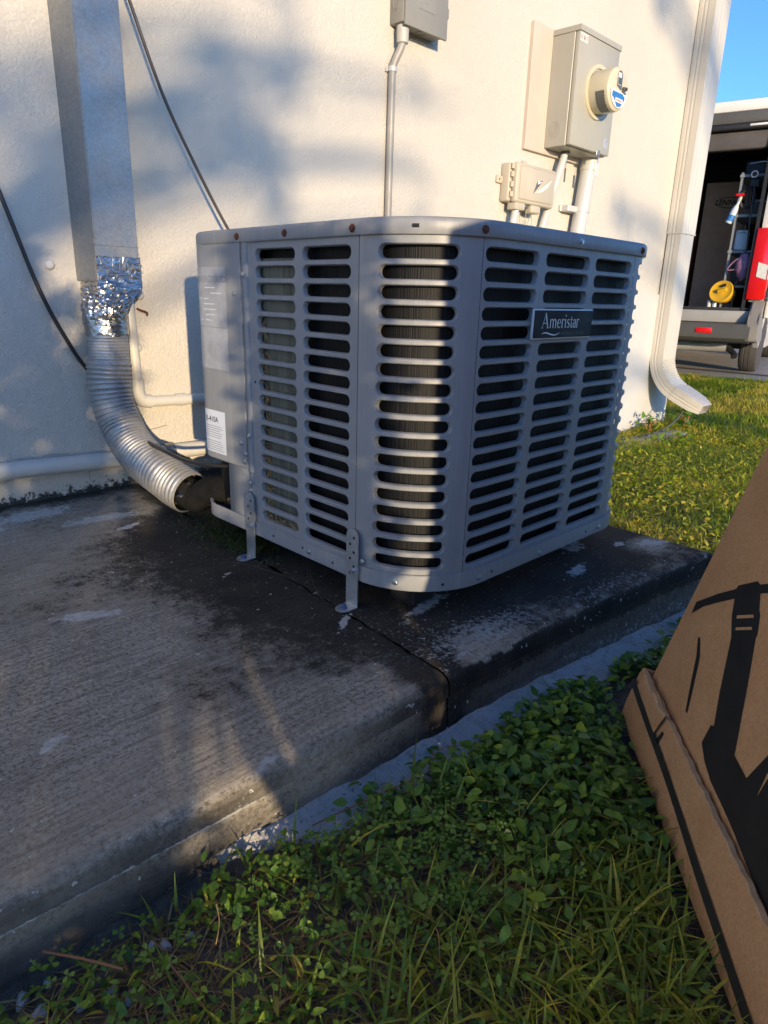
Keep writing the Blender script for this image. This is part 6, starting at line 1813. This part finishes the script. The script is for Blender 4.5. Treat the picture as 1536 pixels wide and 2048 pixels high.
for v_ in bmp.verts:
    v_.co *= 1 + 0.55 * (fbm(np.array([v_.co.x * 2 + 5]), np.array([v_.co.y * 2 + v_.co.z * 3]), 113, 3)[0] - 0.5) * 2
pm = bpy.data.meshes.new('pebble'); bmp.to_mesh(pm); bmp.free(); pm.materials.append(M['stone'])
pm.polygons.foreach_set('use_smooth', [True] * len(pm.polygons))
for key in pebs:
    x, y, r = key; r *= 0.75
    o = bpy.data.objects.new('pebble', pm); COL.objects.link(o)
    o.location = (x, y, float(zg(x, y)) + r * 0.45); o.scale = (r, r * random.uniform(0.6, 1), r * random.uniform(0.45, 0.7)); o.rotation_euler = (random.uniform(0, 6), random.uniform(0, 1), random.uniform(0, 6))
    tag(o, PEB_LAB[key], 'pebble', 'pebbles at the slab foot')

# ------------------------------------------------------------------ trees and added shade-casting bushes behind the viewer (their shade falls on the wall)
def foliage(name, centres, radii, per, sz, mat, parent):
    P_, S_ = [], []
    for c, r in zip(centres, radii):
        m_ = int(per * (r / 0.3) ** 2)
        d = rng.normal(0, 1, (m_, 3)); d /= np.linalg.norm(d, axis=1)[:, None]
        rr = r * rng.uniform(0.15, 1, m_) ** 0.5
        P_.append(np.array(c) + d * rr[:, None] * np.array([1, 1, 0.8]))
    p = np.concatenate(P_); n = len(p)
    R = rot_mats(rng.uniform(0, 2 * np.pi, n), rng.normal(0, 0.6, n), rng.normal(0, 0.6, n))
    return scatter(name, *LT5, p, R, rng.uniform(*sz, n), rng.uniform(0, 1, n), M[mat], parent)
def added_shrub(name, lab, base, blobs, per=420, sz=(0.05, 0.09)):
    gz = float(zg(base[0], base[1]))
    t = thing(name, lab, 'added_shrub', (base[0], base[1], gz))
    mb_ = MB()
    for c, r in blobs:
        mb_.tube(smooth_path([(base[0], base[1], gz - 0.03), ((base[0] + c[0]) / 2, (base[1] + c[1]) / 2, (gz + c[2]) / 2 + 0.05), c], 4), [0.03] * 5 + [0.02] * 3 + [0.01], 6)
    mb_.build('stem', M['bark'], t)
    foliage('crown', [b[0] for b in blobs], [b[1] for b in blobs], per, sz, 'treeleaf', t)
    return t
def tree(name, lab, base, hh, blobs, per=150, sz=(0.09, 0.16)):
    gz = -0.05
    t = thing(name, lab, 'tree', (base[0], base[1], gz))
    mb_ = MB()
    top = Vector((base[0] + 0.2, base[1], gz + hh))
    tr = smooth_path([(base[0], base[1], gz - 0.1), (base[0] + 0.05, base[1] - 0.03, gz + hh * 0.4), (base[0] - 0.05, base[1], gz + hh * 0.7), top], 6)
    mb_.tube(tr, [0.17 * (1 - 0.8 * i / (len(tr) - 1)) for i in range(len(tr))], 10)
    trk = mb_.build('trunk', M['bark'], t)
    mb_ = MB()
    for c, r in blobs:
        c = Vector(c)
        k_ = min(0.9, max(0.15, (c.z - gz) / hh * 0.75))
        s0 = tr[int(k_ * (len(tr) - 1))]
        mb_.tube(smooth_path([s0, s0.lerp(c, 0.55) + Vector((0, 0, 0.15)), c], 4), [(0.045 if r > 0.3 else 0.016) * (1 - 0.09 * i) for i in range(9)], 6)
    mb_.build('limb', M['bark'], trk)
    foliage('crown', [b[0] for b in blobs], [b[1] for b in blobs], per, sz, 'treeleaf', t)
    return t
def shade_at(X, Z, t, Y=WALL):
    """point t metres towards the sun from (X, Y, Z)"""
    p = Vector((X, Y, Z)) + to_sun * t
    return (p.x, p.y, p.z)
# every blob is given by where its shade falls on the wall plane (X, Z), its radius and its distance towards the sun
def blob_wall(X, Z, r, t): return (shade_at(X, Z, t), r)
sh = [blob_wall(*a, 4.2) for a in ((0.10, 0.45, 0.30), (0.36, 0.46, 0.26), (0.62, 0.34, 0.22), (0.50, 0.56, 0.16), (0.10, 0.10, 0.28), (0.45, 0.05, 0.28), (0.70, 0.06, 0.16), (0.72, 0.24, 0.12), (-0.3, 0.5, 0.4), (-0.3, 0.05, 0.35), (0.68, -0.22, 0.24), (0.2, -0.25, 0.25), (0.79, -0.20, 0.10), (0.76, -0.34, 0.12))]  # added bush, blobs placed to cast the viewer's shadow on the wall
b0 = shade_at(0.25, 0, 4.2)
added_shrub('added_shrub', 'dense bush added behind the viewer to shade the lower wall, out of view', (b0[0], b0[1]), sh, 700)
# slim added bush, shaped to cast the viewer's shadow on the unit's left side
cs = [blob_wall(*a, 3.0) for a in ((1.19, 0.46, 0.095), (1.185, 0.35, 0.11), (1.195, 0.24, 0.115), (1.19, 0.13, 0.115), (1.20, 0.02, 0.115), (1.20, -0.08, 0.12), (1.21, -0.19, 0.125), (1.19, -0.29, 0.12), (1.12, 0.50, 0.06), (1.01, -0.10, 0.085), (0.93, -0.11, 0.08), (1.08, -0.12, 0.07))]
b0 = shade_at(1.165, 0, 3.0)
added_shrub('added_slim_shrub', 'slim bush added to cast the shadow of the viewer, out of view', (b0[0], b0[1]), cs, 3600, (0.025, 0.045))
def dapple(lst):
    out = []
    for X, Z, r, t in lst:
        if r > 0.3:
            out.append((X, Z, r, t)); continue
        for k in range(5):
            a = random.uniform(0, 6.28); q = r * random.uniform(0.35, 1.25)
            out.append((X + q * math.cos(a), Z + q * math.sin(a) * 0.9, r * random.uniform(0.32, 0.5), t + random.uniform(-0.8, 0.8)))
    return out
tr1 = [blob_wall(*a) for a in dapple(((0.55, 1.02, 0.14, 13), (0.40, 0.86, 0.12, 13), (1.02, 1.06, 0.17, 13), (1.16, 0.98, 0.15, 13), (1.30, 1.13, 0.12, 13), (1.00, 0.90, 0.12, 13), (1.40, 1.28, 0.11, 13.5), (1.28, 0.86, 0.09, 13), (1.93, 0.82, 0.08, 13), (2.00, 1.0, 0.07, 13), (2.05, 1.2, 0.06, 13),
                               (0.3, 2.3, 0.5, 13), (1.4, 2.5, 0.6, 13), (2.4, 2.7, 0.6, 13.5), (1.0, 3.0, 0.7, 13), (2.0, 3.3, 0.7, 12.6), (0.2, 3.4, 0.6, 13.4)))]
bt = shade_at(0.2, 0, 13.6)
tree('shade_tree', 'broad leafy tree far behind the viewer, out of view', (bt[0], bt[1]), 5.2, tr1, 130, (0.07, 0.13))
tr2 = [blob_wall(*a) for a in dapple(((3.42, 1.00, 0.10, 17), (3.50, 0.85, 0.09, 17), (3.62, 1.9, 0.12, 17), (3.70, 2.05, 0.14, 17), (3.55, 0.15, 0.16, 17), (3.7, 2.7, 0.5, 17), (4.4, 3.2, 0.7, 17.4), (3.2, 3.6, 0.7, 16.8), (4.0, 4.2, 0.7, 17)))]
bt = shade_at(4.75, 0, 17.2)
tree('shade_tree', 'second leafy tree far behind the viewer, out of view', (bt[0], bt[1]), 6.5, tr2, 120, (0.07, 0.13))
